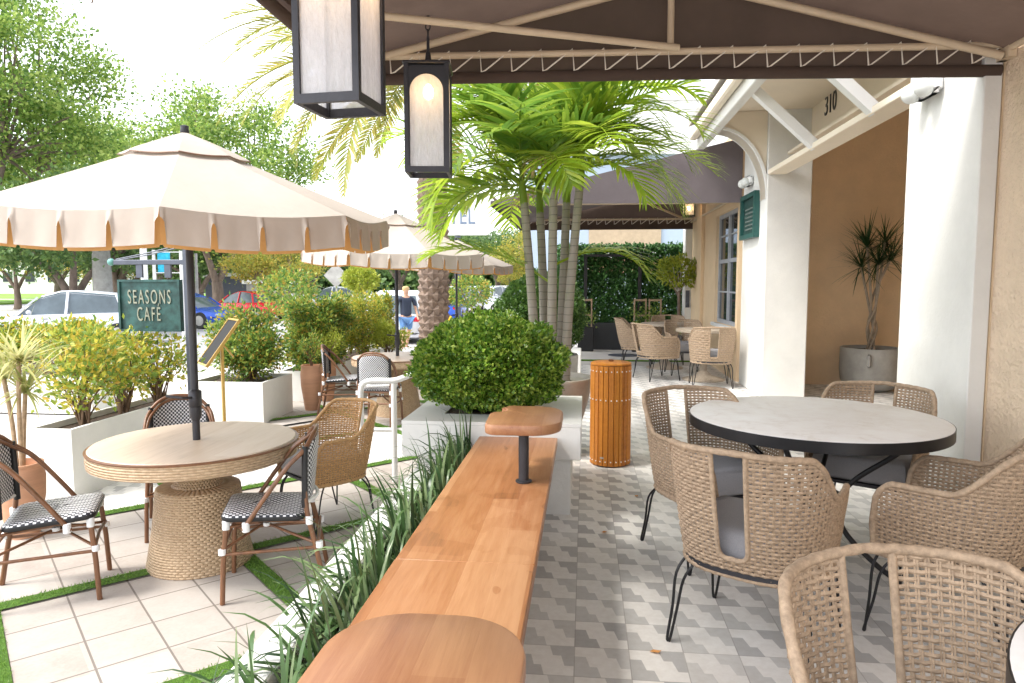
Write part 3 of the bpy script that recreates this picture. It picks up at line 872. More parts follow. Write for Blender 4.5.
def make_rope_chair(mat, lb, loc, rz, group, detail=True):
    t = thing('rope_armchair', lb, 'chair', loc, rz, group)
    # ---- woven shell
    mb = MB()
    dl = .0225 if detail else .045
    step = dl / 2
    pitch = .0158 if detail else .032
    z = ZB + .012; row = 0
    rw, rz_ = (.0038, .0060) if detail else (.006, .0145)
    while z < .82:
        l = -LT_s; run = []; runs = []
        i = 0; n = int(2 * LT_s / step)
        for i in range(n + 1):
            l = -LT_s + i * step
            ok = z < top_s(l) - .003 and not (abs(l) < SW and z > SZ + .012)
            if ok: run.append((l, i))
            if (not ok or i == n) and run:
                if len(run) > 2: runs.append(run)
                run = []
        for run in runs:
            pts = []
            for l, i in run:
                p = P_s(l, z); q = P_s(l + .004, z); d = (q - p).normalized(); nrm = Vector((d.y, -d.x, 0))
                ph = i % 4
                off = (0, 1, 0, -1)[ph] if row % 2 == 0 else (0, -1, 0, 1)[ph]
                pts.append((p + nrm * off * .0036, nrm))
            m = len(pts); vs = []
            for p, nrm in pts:
                up = Vector((0, 0, 1))
                vs += [p + nrm * rw, p + up * rz_, p - nrm * rw, p - up * rz_]
            fs = []
            for k in range(m - 1):
                for c in range(4):
                    d = (c + 1) % 4; fs.append((k * 4 + c, k * 4 + d, (k + 1) * 4 + d, (k + 1) * 4 + c))
            mb.add(vs, fs)
        z += pitch; row += 1
    # vertical ribs
    k = -int(LT_s / dl)
    while k <= int(LT_s / dl):
        l = k * dl
        for dd in ((-.003, .003) if detail else (0,)):
            ll = l + dd
            if abs(ll) > LT_s: continue
            z0 = ZB; z1 = top_s(ll)
            if abs(ll) < SW: z1 = SZ
            pts = [P_s(ll, z0 + (z1 - z0) * i / 6) for i in range(7)]
            mb.tube(pts, (.0030 if detail else .004), 4, cap=False)
        k += 1
    mb.build('woven_shell', mat, t, 50)
    # rope bound rim
    N = 90
    toppts = [P_s(-LT_s + 2 * LT_s * i / N, top_s(-LT_s + 2 * LT_s * i / N)) for i in range(N + 1)]
    L0 = [P_s(-LT_s, ZB + (top_s(-LT_s) - ZB) * i / 5) for i in range(5)]; R0 = [P_s(LT_s, ZB + (top_s(LT_s) - ZB) * i / 5) for i in range(4, -1, -1)]
    bott = [P_s(LT_s - 2 * LT_s * i / N, ZB) for i in range(1, N)]
    loop = L0 + toppts + R0 + bott
    rr = [.0125 + .0012 * math.sin(i * 2.1) for i in range(len(loop))]
    rm = MB().tube(loop, rr, 8, closed=True)
    sl = [P_s(-SW, top_s(SW) - .004), P_s(-SW, .66), P_s(-SW, .5), P_s(-SW, SZ + .035), P_s(-SW + .012, SZ + .010), P_s(-SW + .035, SZ), P_s(0, SZ), P_s(SW - .035, SZ), P_s(SW - .012, SZ + .010), P_s(SW, SZ + .035), P_s(SW, .5), P_s(SW, .66), P_s(SW, top_s(SW) - .004)]
    rm.tube(crom(sl, 4), .0095, 8)
    rm.build('rim', mat, t, 60)
    # seat and cushion
    def ring(f, z, g=0):
        out = []
        for i in range(40):
            l = -LT_s + 2 * LT_s * i / 39
            p = P_s(l, .40); out.append(((p.x) * f, (p.y) * f + g, z))
        return out
    MB().loft([ring(.97, ZB + .005), ring(.97, ZB + .022)]).build('seat_base', M_char, t)
    cu = MB().loft([ring(.84, .359, .005), ring(.88, .363, .008), ring(.91, .378, .012), ring(.92, .44, .012), ring(.905, .475, .012), ring(.86, .492, .01), ring(.70, .500, .005), ring(.30, .503, 0)])
    cu.build('cushion', M_cush, t, 60)
    # hairpin legs
    for sx, sy in ((-1, -1), (1, -1), (-1, 1), (1, 1)):
        bx, by = sx * .20, sy * .17
        fx, fy = sx * .262, (-.245 if sy < 0 else .235)
        a = Vector((bx + sx * .03, by - sy * .03, ZB)); b = Vector((bx - sx * .03, by + sy * .035, ZB)); f = Vector((fx, fy, .006))
        k1 = a.lerp(f, .25) + Vector((sx * .02, sy * .02, .01)); k2 = b.lerp(f, .25) + Vector((sx * .015, sy * .015, .01))
        pts = [a, k1, a.lerp(f, .6) + Vector((sx * .01, sy * .01, 0)), f + Vector((sx * .003, 0, .012)), f + Vector((-sx * .004, 0, 0)), f + Vector((-sx * .010, 0, .012)), b.lerp(f, .6) + Vector((sx * .006, sy * .006, 0)), k2, b]
        MB().tube(crom(pts, 4), .0058, 8).build('leg', M_black, t, 60)
    return t
GR = 'rope armchairs with grey cushions'
def face(fx, fy): return math.atan2(fy, fx) - PI / 2
chairs = [
 ((.69, 2.79), (.52, .854), 'rope armchair seen from behind with slotted back, left front of the marble table'),
 ((.66, 3.68), (.40, -.92), 'rope armchair between the marble table and the orange slatted bin'),
 ((1.49, 2.95), (-.80, .60), 'rope armchair on the right front of the marble table, its arm overlapping the table edge'),
 ((1.56, 3.99), (-.55, -.83), 'rope armchair behind the marble table, in front of the near white column'),
 ((.72, 1.24), (.25, -.97), 'rope armchair nearest the camera, cut off by the bottom edge of the photo'),
]
rc0 = None
for i, ((x, y), (fx, fy), lb) in enumerate(chairs):
    if rc0 is None: rc0 = make_rope_chair(M_rope, lb, (x, y, 0), face(fx, fy), GR)
    else: dup(rc0, (x, y, 0), face(fx, fy), lb, GR)
hc = make_rope_chair(M_rope2, 'honey coloured rope armchair on the lower terrace beside the round wicker table', (-1.83, 4.72, LZ), face(-.62, -.78), GR)
# far group
far = [((1.05, 10.35), (.92, .39), 'rope armchair at the left of the far table, side on to the camera'),
       ((1.72, 9.75), (.05, 1), 'rope armchair with its slotted back to the camera, by the wall below the tall window'),
       ((.86, 11.65), (1, -.1), 'farthest left rope armchair of the far group, nearest the hedge wall'),
       ((1.55, 11.0), (.1, -1), 'rope armchair between the two far tables'),
       ((1.45, 12.45), (-.1, -1), 'rope armchair behind the farthest table, facing the camera')]
fc = None
for (x, y), (fx, fy), lb in far:
    if fc is None: fc = make_rope_chair(M_rope, lb, (x, y, 0), face(fx, fy), GR, False)
    else: dup(fc, (x, y, 0), face(fx, fy), lb, GR)

# ================================================================== MARBLE TABLES
def marble_table(lb, loc):
    t = thing('marble_table', lb, 'table', loc, 0, 'round marble dining tables')
    r = .605
    MB().lathe([(r - .004, .738), (r - .004, .752), (r - .012, .755)], 96).build('top', M_marble, t, 30)
    MB().lathe([(r - .02, .700), (r, .700), (r, .751), (r - .0045, .751), (r - .0045, .7375)], 96).lathe([(r - .03, .704), (r - .03, .712)], 64).build('edge_band', M_black, t, 30)
    for k in range(4):
        a = R(45 + 90 * k + 12)
        pr = [(.46, .70), (.36, .60), (.20, .46), (.13, .34), (.16, .20), (.30, .07), (.40, .01)]
        MB().tube(crom([(q * math.cos(a), q * math.sin(a), z) for q, z in pr], 6), .013, 10).build('leg', M_black, t, 60)
    MB().tube([(.135 * math.cos(R(i * 15)), .135 * math.sin(R(i * 15)), .36) for i in range(24)], .009, 8, closed=True).build('leg_ring', M_black, t, 60)
    return t
mt = marble_table('round pale marble table with black edge ringed by rope armchairs', (1.145, 3.60, 0))
dup(mt, (1.29, 1.0, 0), .3, 'round marble table only just showing in the bottom right corner')

# far wood tables
def pedestal_table(lb, loc, g=None):
    t = thing('pedestal_table', lb, 'table', loc, 0, g)
    MB().lathe([(.38, .70), (.40, .705), (.40, .74), (.385, .745)], 48).build('top', M_wick2, t, 30)
    MB().lathe([(.30, .0), (.30, .015), (.12, .07), (.05, .14), (.045, .66), (.11, .69), (.2, .70)], 32).build('pedestal', M_wick2, t, 40)
    return t
pt = pedestal_table('round grey brown pedestal table by the wall under the far awning', (1.72, 10.35, 0), 'pedestal tables under the far awning')
dup(pt, (1.32, 11.75, 0), 0, 'farther round pedestal table under the far awning near the hedge')

# ================================================================== BISTRO CHAIRS
def bistro_chair(lb, loc, rz, g='striped bistro chairs'):
    t = thing('bistro_chair', lb, 'chair', loc, rz, g)
    # seat
    def sq(h, z, r=.06):
        out = []
        for cx, cy, a0 in ((h - r, h - r, 0), (-h + r, h - r, 90), (-h + r, -h + r, 180), (h - r, -h + r, 270)):
            for i in range(6):
                a = R(a0 + 18 * i); out.append((cx + r * math.cos(a), (cy + r * math.sin(a)) * .98, z + .012 * ((cy + r * math.sin(a)) / h)))
        return out
    MB().loft([sq(.205, .437), sq(.214, .441), sq(.216, .458), sq(.21, .468), sq(.17, .474), sq(.05, .470)]).build('seat', M_wv_seat, t, 50)
    MB().loft([sq(.217, .436), sq(.219, .440), sq(.219, .455), sq(.2175, .459)]).build('seat_edge', M_black, t, 50)
    # arched frame, one bent cane
    for off, r_, nm in ((0, .0125, 'arch_frame'), (.024, .010, 'arch_frame')):
        arch = [(-.222 + off * .0, .10 , .40 ), (-.222 + off * .3, -.01, .56), (-.215 + off * .6, -.13, .72), (-.185 + off, -.215, .80 - off * .3), (-.11 + off * .5, -.262, .868 - off), (0, -.278, .888 - off)]
        full = arch + [(-x, y, z) for x, y, z in reversed(arch[:-1])]
        MB().tube(crom(full, 6), r_, 10).build(nm, M_bam, t, 60)
    # rear legs: floor to the arch
    for s in (-1, 1):
        MB().tube(crom([(s * .215, -.315, .003), (s * .205, -.27, .25), (s * .195, -.225, .46), (s * .190, -.215, .62)], 5), .0135, 10).build('rear_leg', M_bam, t, 60)
        MB().tube([(s * .190, -.214, .49), (s * .188, -.216, .66), (s * .183, -.222, .82)], .0165, 10).build('back_post', M_black, t, 60)
        MB().tube([(s * .19, .185, .445), (s * .205, .205, .22), (s * .212, .215, .003)], .0135, 10).build('front_leg', M_bam, t, 60)
    # woven back panel, curved
    mb = MB(); nx, nz = 14, 14; sh = .5
    for layer in (0, 1):
        for j in range(nz + 1):
            z = .515 + (.860 - .515) * j / nz
            hw = .176 if z < .75 else .176 * math.sqrt(max(.0, 1 - ((z - .75) / .120) ** 2)) + .004
            for i in range(nx + 1):
                q = -1 + 2 * i / nx
                x = hw * q; y = -.222 - .055 * (1 - (x / .18) ** 2) * (.4 + .6 * (z - .5) / .4) - .02 * (z - .5) - layer * .012 * (1 if 0 < i < nx and 0 < j < nz else .3)
                mb.v.append((x, y, z))
    w_ = nx + 1; o = w_ * (nz + 1)
    for j in range(nz):
        for i in range(nx):
            a = j * w_ + i; mb.f.append((a, a + w_, a + w_ + 1, a + 1)); mb.f.append((o + a, o + a + 1, o + a + w_ + 1, o + a + w_))
    for j in range(nz):
        for i in (0, nx):
            a = j * w_ + i; mb.f.append((a, a + w_, o + a + w_, o + a))
    mb.build('back_panel', M_wv_back, t, 60)
    MB().tube(crom([(-.18, -.224, .515), (-.09, -.262, .512), (0, -.275, .510), (.09, -.262, .512), (.18, -.224, .515)], 4), .011, 8).build('back_rail', M_white, t, 60)
    # stretchers
    st = MB()
    for s in (-1, 1):
        st.tube([(s * .207, .205, .27), (s * .208, -.285, .27)], .009, 8)
        st.tube([(s * .20, .19, .41), (s * .10, .02, .405), (s * .20, -.22, .41)], .008, 8)
        st.tube([(s * .205, -.25, .30), (s * .02, 0, .36), (-s * .20, .195, .30)], .008, 8)
    st.tube([(-.205, .207, .30), (0, .20, .31), (.205, .207, .30)], .009, 8)
    st.tube([(-.207, -.28, .30), (.207, -.28, .30)], .009, 8)
    st.tube([(-.19, .18, .425), (.19, .18, .425)], .010, 8); st.tube([(-.195, -.215, .425), (.195, -.215, .425)], .010, 8)
    st.build('stretcher', M_bam, t, 60)
    bd = MB()
    for s in (-1, 1):
        for (x, y, z, h) in ((.191, .187, .425, .05), (.207, .208, .285, .03), (.199, -.235, .42, .045), (.209, -.285, .285, .035), (.222, .085, .415, .05), (.03, .0, .36, .02)):
            MB().lathe([(.0185, -h / 2), (.0195, -h / 2 + .004), (.0195, h / 2 - .004), (.0185, h / 2)], 10, (s * x, y, z)).build('binding', M_wrap, t, 50)
    return t
b0 = bistro_chair('black and white bistro chair right of the round wicker table, nearest the grass trough', (-1.76, 3.66, LZ), face(-.94, -.34))
for (x, y), (fx, fy), lb in (
    ((-2.87, 3.46), (.87, .49), 'black and white bistro chair cut by the left frame edge, facing the round wicker table'),
    ((-2.76, 4.47), (.50, -.87), 'black and white bistro chair behind the round wicker table, only its arched back showing'),
    ((-3.10, 8.75), (.98, .2), 'bistro chair in profile at the left of the far terrace table'),
    ((-2.42, 8.05), (.0, 1), 'bistro chair with its back to the camera behind the white handrail')):
    dup(b0, (x, y, LZ), face(fx, fy), lb)

# ================================================================== WICKER TABLES AND UMBRELLAS
def wicker_table(lb, loc):
    t = thing('wicker_table', lb, 'table', loc, 0, 'round wicker pedestal tables')
    r = .582
    MB().lathe([(r - .04, .732), (r - .012, .732), (r - .004, .738), (r - .012, .748), (r - .03, .750)], 96).build('top', M_ltop, t, 30)
    MB().lathe([(r - .01, .7315), (r + .006, .7315), (r + .008, .739), (r - .002, .743)], 96).build('edge_trim', M_bam, t, 30)
    MB().lathe([(r - .08, .645), (r - .02, .645), (r, .655), (r + .004, .69), (r, .731)], 96).build('apron', M_wick, t, 40)
    MB().lathe([(.14, .644), (.142, .63), (.142, .49), (.15, .48), (.225, .475), (.238, .468), (.242, .455), (.262, .25), (.303, .015), (.303, .002)], 64).build('pedestal', M_wick, t, 40)
    return t
wt = wicker_table('round wicker pedestal table with pale wood top and the big umbrella standing through it', (-2.33, 3.95, LZ))
dup(wt, (-2.39, 8.75, LZ), .4, 'far round wicker table on the terrace with the second umbrella through it')

def umbrella(lb, loc, rot, Rr=1.165, apex=2.55, edge=2.10, crank=True):
    t = thing('patio_umbrella', lb, 'umbrella', loc, 0, 'cream canvas umbrellas on the terrace')
    ca = [R(rot + 45 * k) for k in range(8)]
    mb = MB()
    def zr_(q): return apex - (apex - edge) * (q ** .93)
    # main canopy: octagonal rings with a slight sag between ribs
    NR, NS = 10, 6
    def ring(q, n=NS, up=0, sag=1):
        out = []
        for k in range(8):
            a, b = ca[k], ca[(k + 1) % 8]
            pa = Vector((math.cos(a), math.sin(a), 0)); pb = Vector((math.cos(b), math.sin(b), 0))
            for j in range(n):
                u = j / n; p = pa.lerp(pb, u) * Rr * q
                out.append((p.x, p.y, zr_(q) + up - sag * .028 * q * math.sin(PI * u)))
        return out
    rings = [ring(.22 + (1 - .22) * i / NR) for i in range(NR + 1)]
    mb.loft(rings, cap=False)
    rings2 = [[(p[0], p[1], p[2] - .006) for p in r] for r in rings]
    mb.loft([list(reversed(r)) for r in rings2], cap=False)
    mb.build('canopy', M_umb, t, 20)
    tp = MB(); tp.loft([ring(.30, up=.022), ring(.22, up=.030), ring(.10, up=.028, sag=.5), ring(.015, up=.02)], cap=False)
    tp.build('vent_cap', M_umb, t, 20)
    sm = MB()
    rr = ring(.303, up=.018)
    sm.tube(rr, .003, 5, closed=True); sm.build('vent_edge', M_bam, t)
    # valance flaps
    vb = MB(); ln = MB(); nf = 4
    VH = .160
    for k in range(8):
        a, b = ca[k], ca[(k + 1) % 8]
        pa = Vector((math.cos(a), math.sin(a), 0)) * Rr; pb = Vector((math.cos(b), math.sin(b), 0)) * Rr
        nrm = ((pa + pb) / 2).normalized()
        N = 4 * 40; tops = []; bots = []; lt = []; lb_ = []
        for j in range(N + 1):
            u = j / N; p = pa.lerp(pb, u); fl = u * nf; ff = fl - math.floor(fl)
            d = min(ff, 1 - ff); sw = .060 if (u > .12 and u < .88) else .10
            zt = edge - .028 * math.sin(PI * u)
            hgt = VH
            if d < sw:
                hgt = VH * (.28 + .22 * (d / sw) ** 2)
            wv = .005 * math.sin(ff * 2 * PI * 1.5 + k) + .008
            vb.v += [(p.x, p.y, zt), tuple(p * 1.004 + nrm * wv * .4 + Vector((0, 0, zt - hgt * .5))), tuple(p * 1.01 + nrm * wv + Vector((0, 0, zt - hgt)))]
            ln.v += [(p.x * .988, p.y * .988, zt - .004), (p.x * .985, p.y * .985, zt - VH - .016 + (.012 if d < .03 else 0))]
        o = k * (N + 1) * 3; o2 = k * (N + 1) * 2
        for j in range(N):
            q = o + j * 3; vb.f += [(q, q + 1, q + 4, q + 3), (q + 1, q + 2, q + 5, q + 4)]
            q = o2 + j * 2; ln.f.append((q, q + 1, q + 3, q + 2))
    vb.build('valance', M_umb, t, 60)
    ln.build('valance_lining', M_lining, t)
    Tm = Matrix.Translation((0, 0, edge)) @ Matrix.Rotation(R(3.6), 4, Vector((.861, .508, 0))) @ Matrix.Translation((0, 0, -edge))
    for ch in t.children: ch.matrix_local = Tm
    for a in ca:
        MB().tube([(0.02 * math.cos(a), .02 * math.sin(a), apex - .045), (Rr * .97 * math.cos(a), Rr * .97 * math.sin(a), edge - .03)], .008, 6).build('rib', M_bam, t).matrix_local = Tm
        MB().tube([(0.03 * math.cos(a), .03 * math.sin(a), apex - .42), (Rr * .5 * math.cos(a), Rr * .5 * math.sin(a), (zr_(.5)) - .02)], .006, 6).build('strut', M_bam, t).matrix_local = Tm
    MB().tube([(0, 0, .0), (0, 0, apex - .02)], .022, 14).build('pole', M_char, t, 60)
    MB().lathe([(.02, apex + .01), (.026, apex + .02), (.022, apex + .045), (.024, apex + .055), (.012, apex + .06)], 12).build('finial', M_char, t, 60)
    MB().lathe([(.05, apex - .45), (.05, apex - .40), (.03, apex - .39)], 16).build('hub', M_char, t, 40)
    if crank:
        ck = MB().box((0, -.0, 1.0), (.06, .075, .12), 0, .015).tube([(0, -.03, 1.01), (-.02, -.10, 1.02), (-.12, -.10, 1.03)], .008, 8).lathe([(.02, .86), (.034, .90), (.034, .95)], 12)
        ck.build('crank', M_char, t, 50)
    return t
u0 = umbrella('large cream canvas umbrella with scalloped valance over the near wicker table', (-2.33, 3.95, LZ), -65)
dup(u0, (-2.40, 8.78, LZ), R(9), 'second cream umbrella over the far terrace table behind the first')
dup(u0, (-2.66, 14.4, LZ), R(25), 'third and farthest cream umbrella, partly hidden by the palm fronds')

# ================================================================== BIN, RAIL, STANDS
t = thing('litter_bin', 'tall cylindrical bin of vertical orange wooden slats on the patterned floor', 'bin', (.205, 5.46, 0))
MB().lathe([(.135, .02), (.135, .76)], 32).build('liner', M_char, t, 40)
n = 24
mb = MB()
for k in range(n):
    a = 2 * PI * k / n
    mb.box((.150 * math.cos(a), .150 * math.sin(a), .395), (.016, .0365, .77), 0, .003, M=Matrix.Rotation(a, 4, 'Z'))
mb.build('slats', M_slat, t)
MB().lathe([(.150, .782), (.158, .785), (.158, .795), (.145, .802), (.05, .806)], 40).build('lid', M_slat, t, 40)
MB().lathe([(.02, .805), (.022, .818), (.016, .822)], 14).build('lid_knob', M_bam, t, 40)
for z in (.045, .52, .74):
    for k in range(n):
        a = 2 * PI * k / n
        MB().ball((.1595 * math.cos(a), .1595 * math.sin(a), z), .0055, 5).build('bolt', M_white, t, 60)
MB().box((.158 * math.cos(R(-115)), .158 * math.sin(R(-115)), .075), (.003, .03, .012), M=Matrix.Rotation(R(-115), 4, 'Z')).build('maker_plate', M_conc, t)

t = thing('handrail', 'white bent tube handrail beside the steps behind the white planter box', 'handrail', (-1.6, 5.72, LZ))
mb = MB().tube(crom([(-.28, -.02, .0), (-.28, -.02, .60), (-.28, -.02, .78), (-.255, -.02, .845), (-.18, -.02, .87), (0, 0, .872), (.12, .03, .91), (.28, .07, .98), (.33, .08, .985), (.36, .085, .95), (.36, .085, .80), (.37, .09, .74), (.42, .1, .72), (.60, .14, .72)], 6), .0245, 12)
mb.build('top_rail', M_white, t, 60)
MB().tube([(0, 0, 0), (0, 0, .85)], .0245, 12).build('post', M_white, t, 60)
MB().tube([(-.27, -.02, .45), (-.01, 0, .45)], .018, 10).build('mid_rail', M_white, t, 60)

t = thing('menu_stand', 'slanted black menu board on a brass stand beside the pavement', 'menu stand', (-3.93, 7.22, LZ), R(-48))
MB().box2((-.022, -.015, 0), (.022, .015, 1.06), .003).box2((-.13, -.13, -.0), (.13, .13, .012), .003).build('stand', M_brass, t)
Mt = Matrix.Translation((0.02, -.02, 1.08)) @ Matrix.Rotation(R(-62), 4, 'X') @ Matrix.Rotation(R(0), 4, 'Z')
MB().box((0, 0, 0), (.38, .014, .56), M=Matrix.Translation((0, -.03, 1.05)) @ Matrix.Rotation(R(-36), 4, 'X')).build('board', basic('chalk_black', (.015, .015, .015), .9), t)
fm = MB(); Mb = Matrix.Translation((0, -.03, 1.05)) @ Matrix.Rotation(R(-36), 4, 'X')
for c, d in (((-.20, 0, 0), (.022, .03, .60)), ((.20, 0, 0), (.022, .03, .60)), ((0, 0, .29), (.377, .03, .022)), ((0, 0, -.29), (.377, .03, .022))):
    fm.box((0, 0, 0), d, M=Mb @ Matrix.Translation(c))
fm.build('frame', M_brass, t)
MB().bar((0, .0, 1.04), (0, .12, .88), .018, .018).build('prop', M_brass, t)

# sign post with the cafe sign
t = thing('cafe_sign_post', 'slate metal post and bracket arm carrying the green cafe sign by the street', 'sign post', (-3.66, 6.16, LZ))
MB().box2((-.028, -.028, 0), (.028, .028, 2.06), .004).build('post', M_slate, t)
MB().box2((-.72, -.018, 1.86), (-.028, .018, 1.905), .004).tube([(-.70, 0, 1.91), (-.35, 0, 1.975), (-.02, 0, 2.05)], .006, 6).tube([(-.70, 0, 1.90), (-.35, 0, 1.955), (-.02, 0, 2.03)], .006, 6).build('bracket_arm', M_slate, t)
MB().ball((-.75, 0, 1.885), .034, 10).build('ball_finial', basic('verdigris_pale', (.12, .30, .27), .5, var=.3, vs=20), t, 60)
MB().box2((-.50, -.012, 1.74), (-.44, .012, 1.86)).build('hanger', M_slate, t)
MB().box2((-.22, -.012, 1.74), (-.16, .012, 1.86)).build('hanger', M_slate, t)
sg = thing('cafe_sign', 'weathered green hanging cafe sign with raised pale letters', 'sign', (-3.66 - .375, 6.16, LZ + 1.72))
MB().box2((-.285, -.012, -.46), (.285, .012, -.004)).build('board', M_green, sg)
fm = MB()
for a, b in (((-.305, -.03, -.48), (-.285, .03, .002)), ((.285, -.03, -.48), (.305, .03, .002)), ((-.285, -.03, -.48), (.285, .03, -.461)), ((-.285, -.03, -.019), (.285, .03, .002))): fm.box2(a, b)
fm.build('frame', M_green, sg)
RX = Matrix.Rotation(R(90), 4, 'X')
text('lettering', 'SEASONS', .185, M_letter, sg, Matrix.Translation((0, -.016, -.165)) @ RX, .006, .46, bevel=.0, spacing=1.3)
text('lettering', 'CAFÉ', .185, M_letter, sg, Matrix.Translation((-.01, -.016, -.325)) @ RX, .006, .46, bevel=.0, spacing=1.3)
# ================================================================== PLANTS
def cat(parts):
    V = []; F = []; o = 0
    for v, f in parts:
        V.append(v); F.append(f + o); o += len(v)
    return np.concatenate(V), np.concatenate(F)

def ball_leaves(rng, n, rx, rz, L, W, flat=0, shell=(.86, 1.03), lump=.05):
    d = unit(rng, n)
    ph = rng.uniform(0, 6, 6)
    lum = 1 + lump * (np.sin(d[:, 0] * 7 + ph[0]) * np.sin(d[:, 1] * 6 + ph[1]) + np.sin(d[:, 2] * 9 + ph[2]) * np.cos(d[:, 0] * 8 + ph[3])) + lump * .5 * np.sin(d[:, 1] * 19 + ph[4]) * np.sin(d[:, 2] * 17 + ph[5])
    r = rng.uniform(shell[0], shell[1], n) * lum
    P = d * r[:, None] * [rx, rx, rz]
    D = d * .9 + rng.normal(size=(n, 3)) * .7 + [0, 0, .25]
    return leaves(P, D, rng.uniform(L * .7, L * 1.25, n), rng.uniform(W * .8, W * 1.2, n), rng)

# big white square planter with clipped ball
t = thing('square_planter', 'large white square planter with overhanging slab top at the far end of the bench', 'planter', (-.56, 4.63, 0))
sl = MB().box2((-.545, -.52, .36), (-.365, .52, .58), .006)
sl = MB().box2((-.545, -.52, .36), (.545, .52, .56), .006)
for a, b in (((-.545, -.52, .5605), (.545, -.27, .58)), ((-.545, .27, .5605), (.545, .52, .58)), ((-.545, -.27, .5605), (-.33, .27, .58)), ((.22, -.27, .5605), (.545, .27, .58))): sl.box2(a, b)
sl.build('slab', M_white2, t)
MB().box2((-.47, -.44, 0), (.48, .44, .36)).build('base', M_white2, t)
MB().box2((-.329, -.269, .561), (.219, .269, .572)).build('soil', M_soil, t)
rng = np.random.default_rng(11)
t = thing('clipped_bush', 'dense clipped green ball bush in the white square planter nearest the camera', 'bush', (-.62, 4.58, .875))
V, F = ball_leaves(rng, 26000, .485, .325, .031, .022, lump=.075)
v2, f2 = ball_leaves(rng, 7000, .43, .29, .045, .035, shell=(.5, .95))
V, F = cat([(V, F), (v2, f2)])
V[:, 2] = np.maximum(V[:, 2], -.285 + .02 * np.sin(V[:, 0] * 50)); lo = np.clip((-V[:, 2] - .12) / .17, 0, 1) ** 2 * .26; V[:, 0] *= 1 - lo; V[:, 1] *= 1 - lo
npmesh('foliage', V, F, M_lbox, t)
MB().tube([(0, 0, -.33), (.02, 0, -.1), (.0, .02, .1)], .02, 6).tube([(0.05, 0, -.33), (.15, 0, -.05), (.2, .02, .1)], .012, 6).tube([(-.05, 0, -.33), (-.15, 0, -.05), (-.2, .02, .1)], .012, 6).build('stem', M_twig, t)

# second ball
t = thing('round_pot', 'grey stone cylinder pot under the farther ball bush', 'pot', (-.38, 7.9, 0))
MB().lathe([(.27, 0), (.29, .03), (.31, .60), (.30, .61), (.27, .60), (.26, .55), (.02, .55)], 40).build('pot_body', M_conc, t, 40)
t = thing('clipped_bush', 'farther clipped ball bush behind the palm stems, darker green', 'bush', (-.50, 7.95, 1.05))
V, F = ball_leaves(rng, 14000, .50, .47, .034, .025)
v2, f2 = ball_leaves(rng, 3000, .42, .40, .06, .05, shell=(.5, .95))
V, F = cat([(V, F), (v2, f2)]); npmesh('foliage', V, F, M_lbox2, t)
MB().tube([(0, 0, -.49), (0, 0, 0)], .03, 6).build('stem', M_twig, t)
t = thing('low_planter', 'low white rendered planter wall beyond the farther ball bush', 'planter', (-.55, 10.2, 0))
MB().box2((-.45, -.5, 0), (.50, .5, .42), .01).build('planter_body', M_white2, t)

# bowl with palms
t = thing('bowl_pot', 'tapered grey brown stone bowl pot holding the palm cluster', 'pot', (-.27, 5.80, 0))
MB().lathe([(.15, 0), (.17, .02), (.24, .22), (.30, .42), (.335, .58), (.345, .62), (.34, .635), (.315, .635), (.305, .60), (.02, .585)], 48).build('bowl', M_stone, t, 40)
MB().lathe([(.302, .588), (.01, .60)], 32).build('soil', M_soil, t)

def frond(rng, base, az, elev, length, droop, nl, ll, lw, vee=.55, curl=.25, rr=.012, start=.18, spread=62):
    """a feather leaf: stalk and two rows of folded leaflets -> one MB"""
    mb = MB()
    p = Vector(base); d = Vector((math.cos(az) * math.cos(elev), math.sin(az) * math.cos(elev), math.sin(elev)))
    side = Vector((-math.sin(az), math.cos(az), 0)) + Vector((0, 0, rng.uniform(-.25, .25))); N = 18; P = [p.copy()]; T = [d.copy()]
    tw = rng.uniform(-.25, .25)
    for i in range(N):
        q = (i + 1) / N
        ax = side.normalized()
        d = Matrix.Rotation(droop * (.35 + 1.3 * q) / N, 3, ax) @ d
        d = (Matrix.Rotation(tw / N, 3, 'Z') @ d).normalized()
        p = p + d * length / N; P.append(p.copy()); T.append(d.copy())
    mb.tube(P, [rr * (1 - .85 * i / N) for i in range(N + 1)], 5)
    for k in range(nl):
        q = start + (1 - start) * (k + .5) / nl
        f = q * N; i = min(int(f), N - 1); b = P[i].lerp(P[i + 1], f - i); tt = T[min(i, N)]
        s = side - tt * side.dot(tt); s.normalize(); up = s.cross(tt) * -1
        if up.z < 0 and abs(tt.z) < .9: up = -up
        prof = math.sin(min(1, (q - start) / (1 - start) * .85 + .14) * PI) ** .6
        for sg in (-1, 1):
            L = ll * prof * rng.uniform(.85, 1.1); a = R(spread - 26 * q + rng.uniform(-7, 7))
            dr = (tt * math.cos(a) + s * sg * math.sin(a) + up * rng.uniform(vee * .3, vee)).normalized()
            wv = lw * (.6 + .4 * prof); sd = dr.cross(up).normalized()
            g = Vector((0, 0, -1)); pts = [b.copy()]; dd = dr.copy(); n2 = 4
            for j in range(n2):
                dd = (dd + g * curl * (.4 + j * .55) / n2 * 2).normalized(); pts.append(pts[-1] + dd * L / n2)
            ws = [.45, 1, .85, .5, .03]; vs = []
            for pt, ww in zip(pts, ws): vs += [pt + sd * wv * ww * .5, pt - sd * wv * ww * .5]
            mb.add(vs, [(2 * j, 2 * j + 1, 2 * j + 3, 2 * j + 2) for j in range(n2)])
    return mb

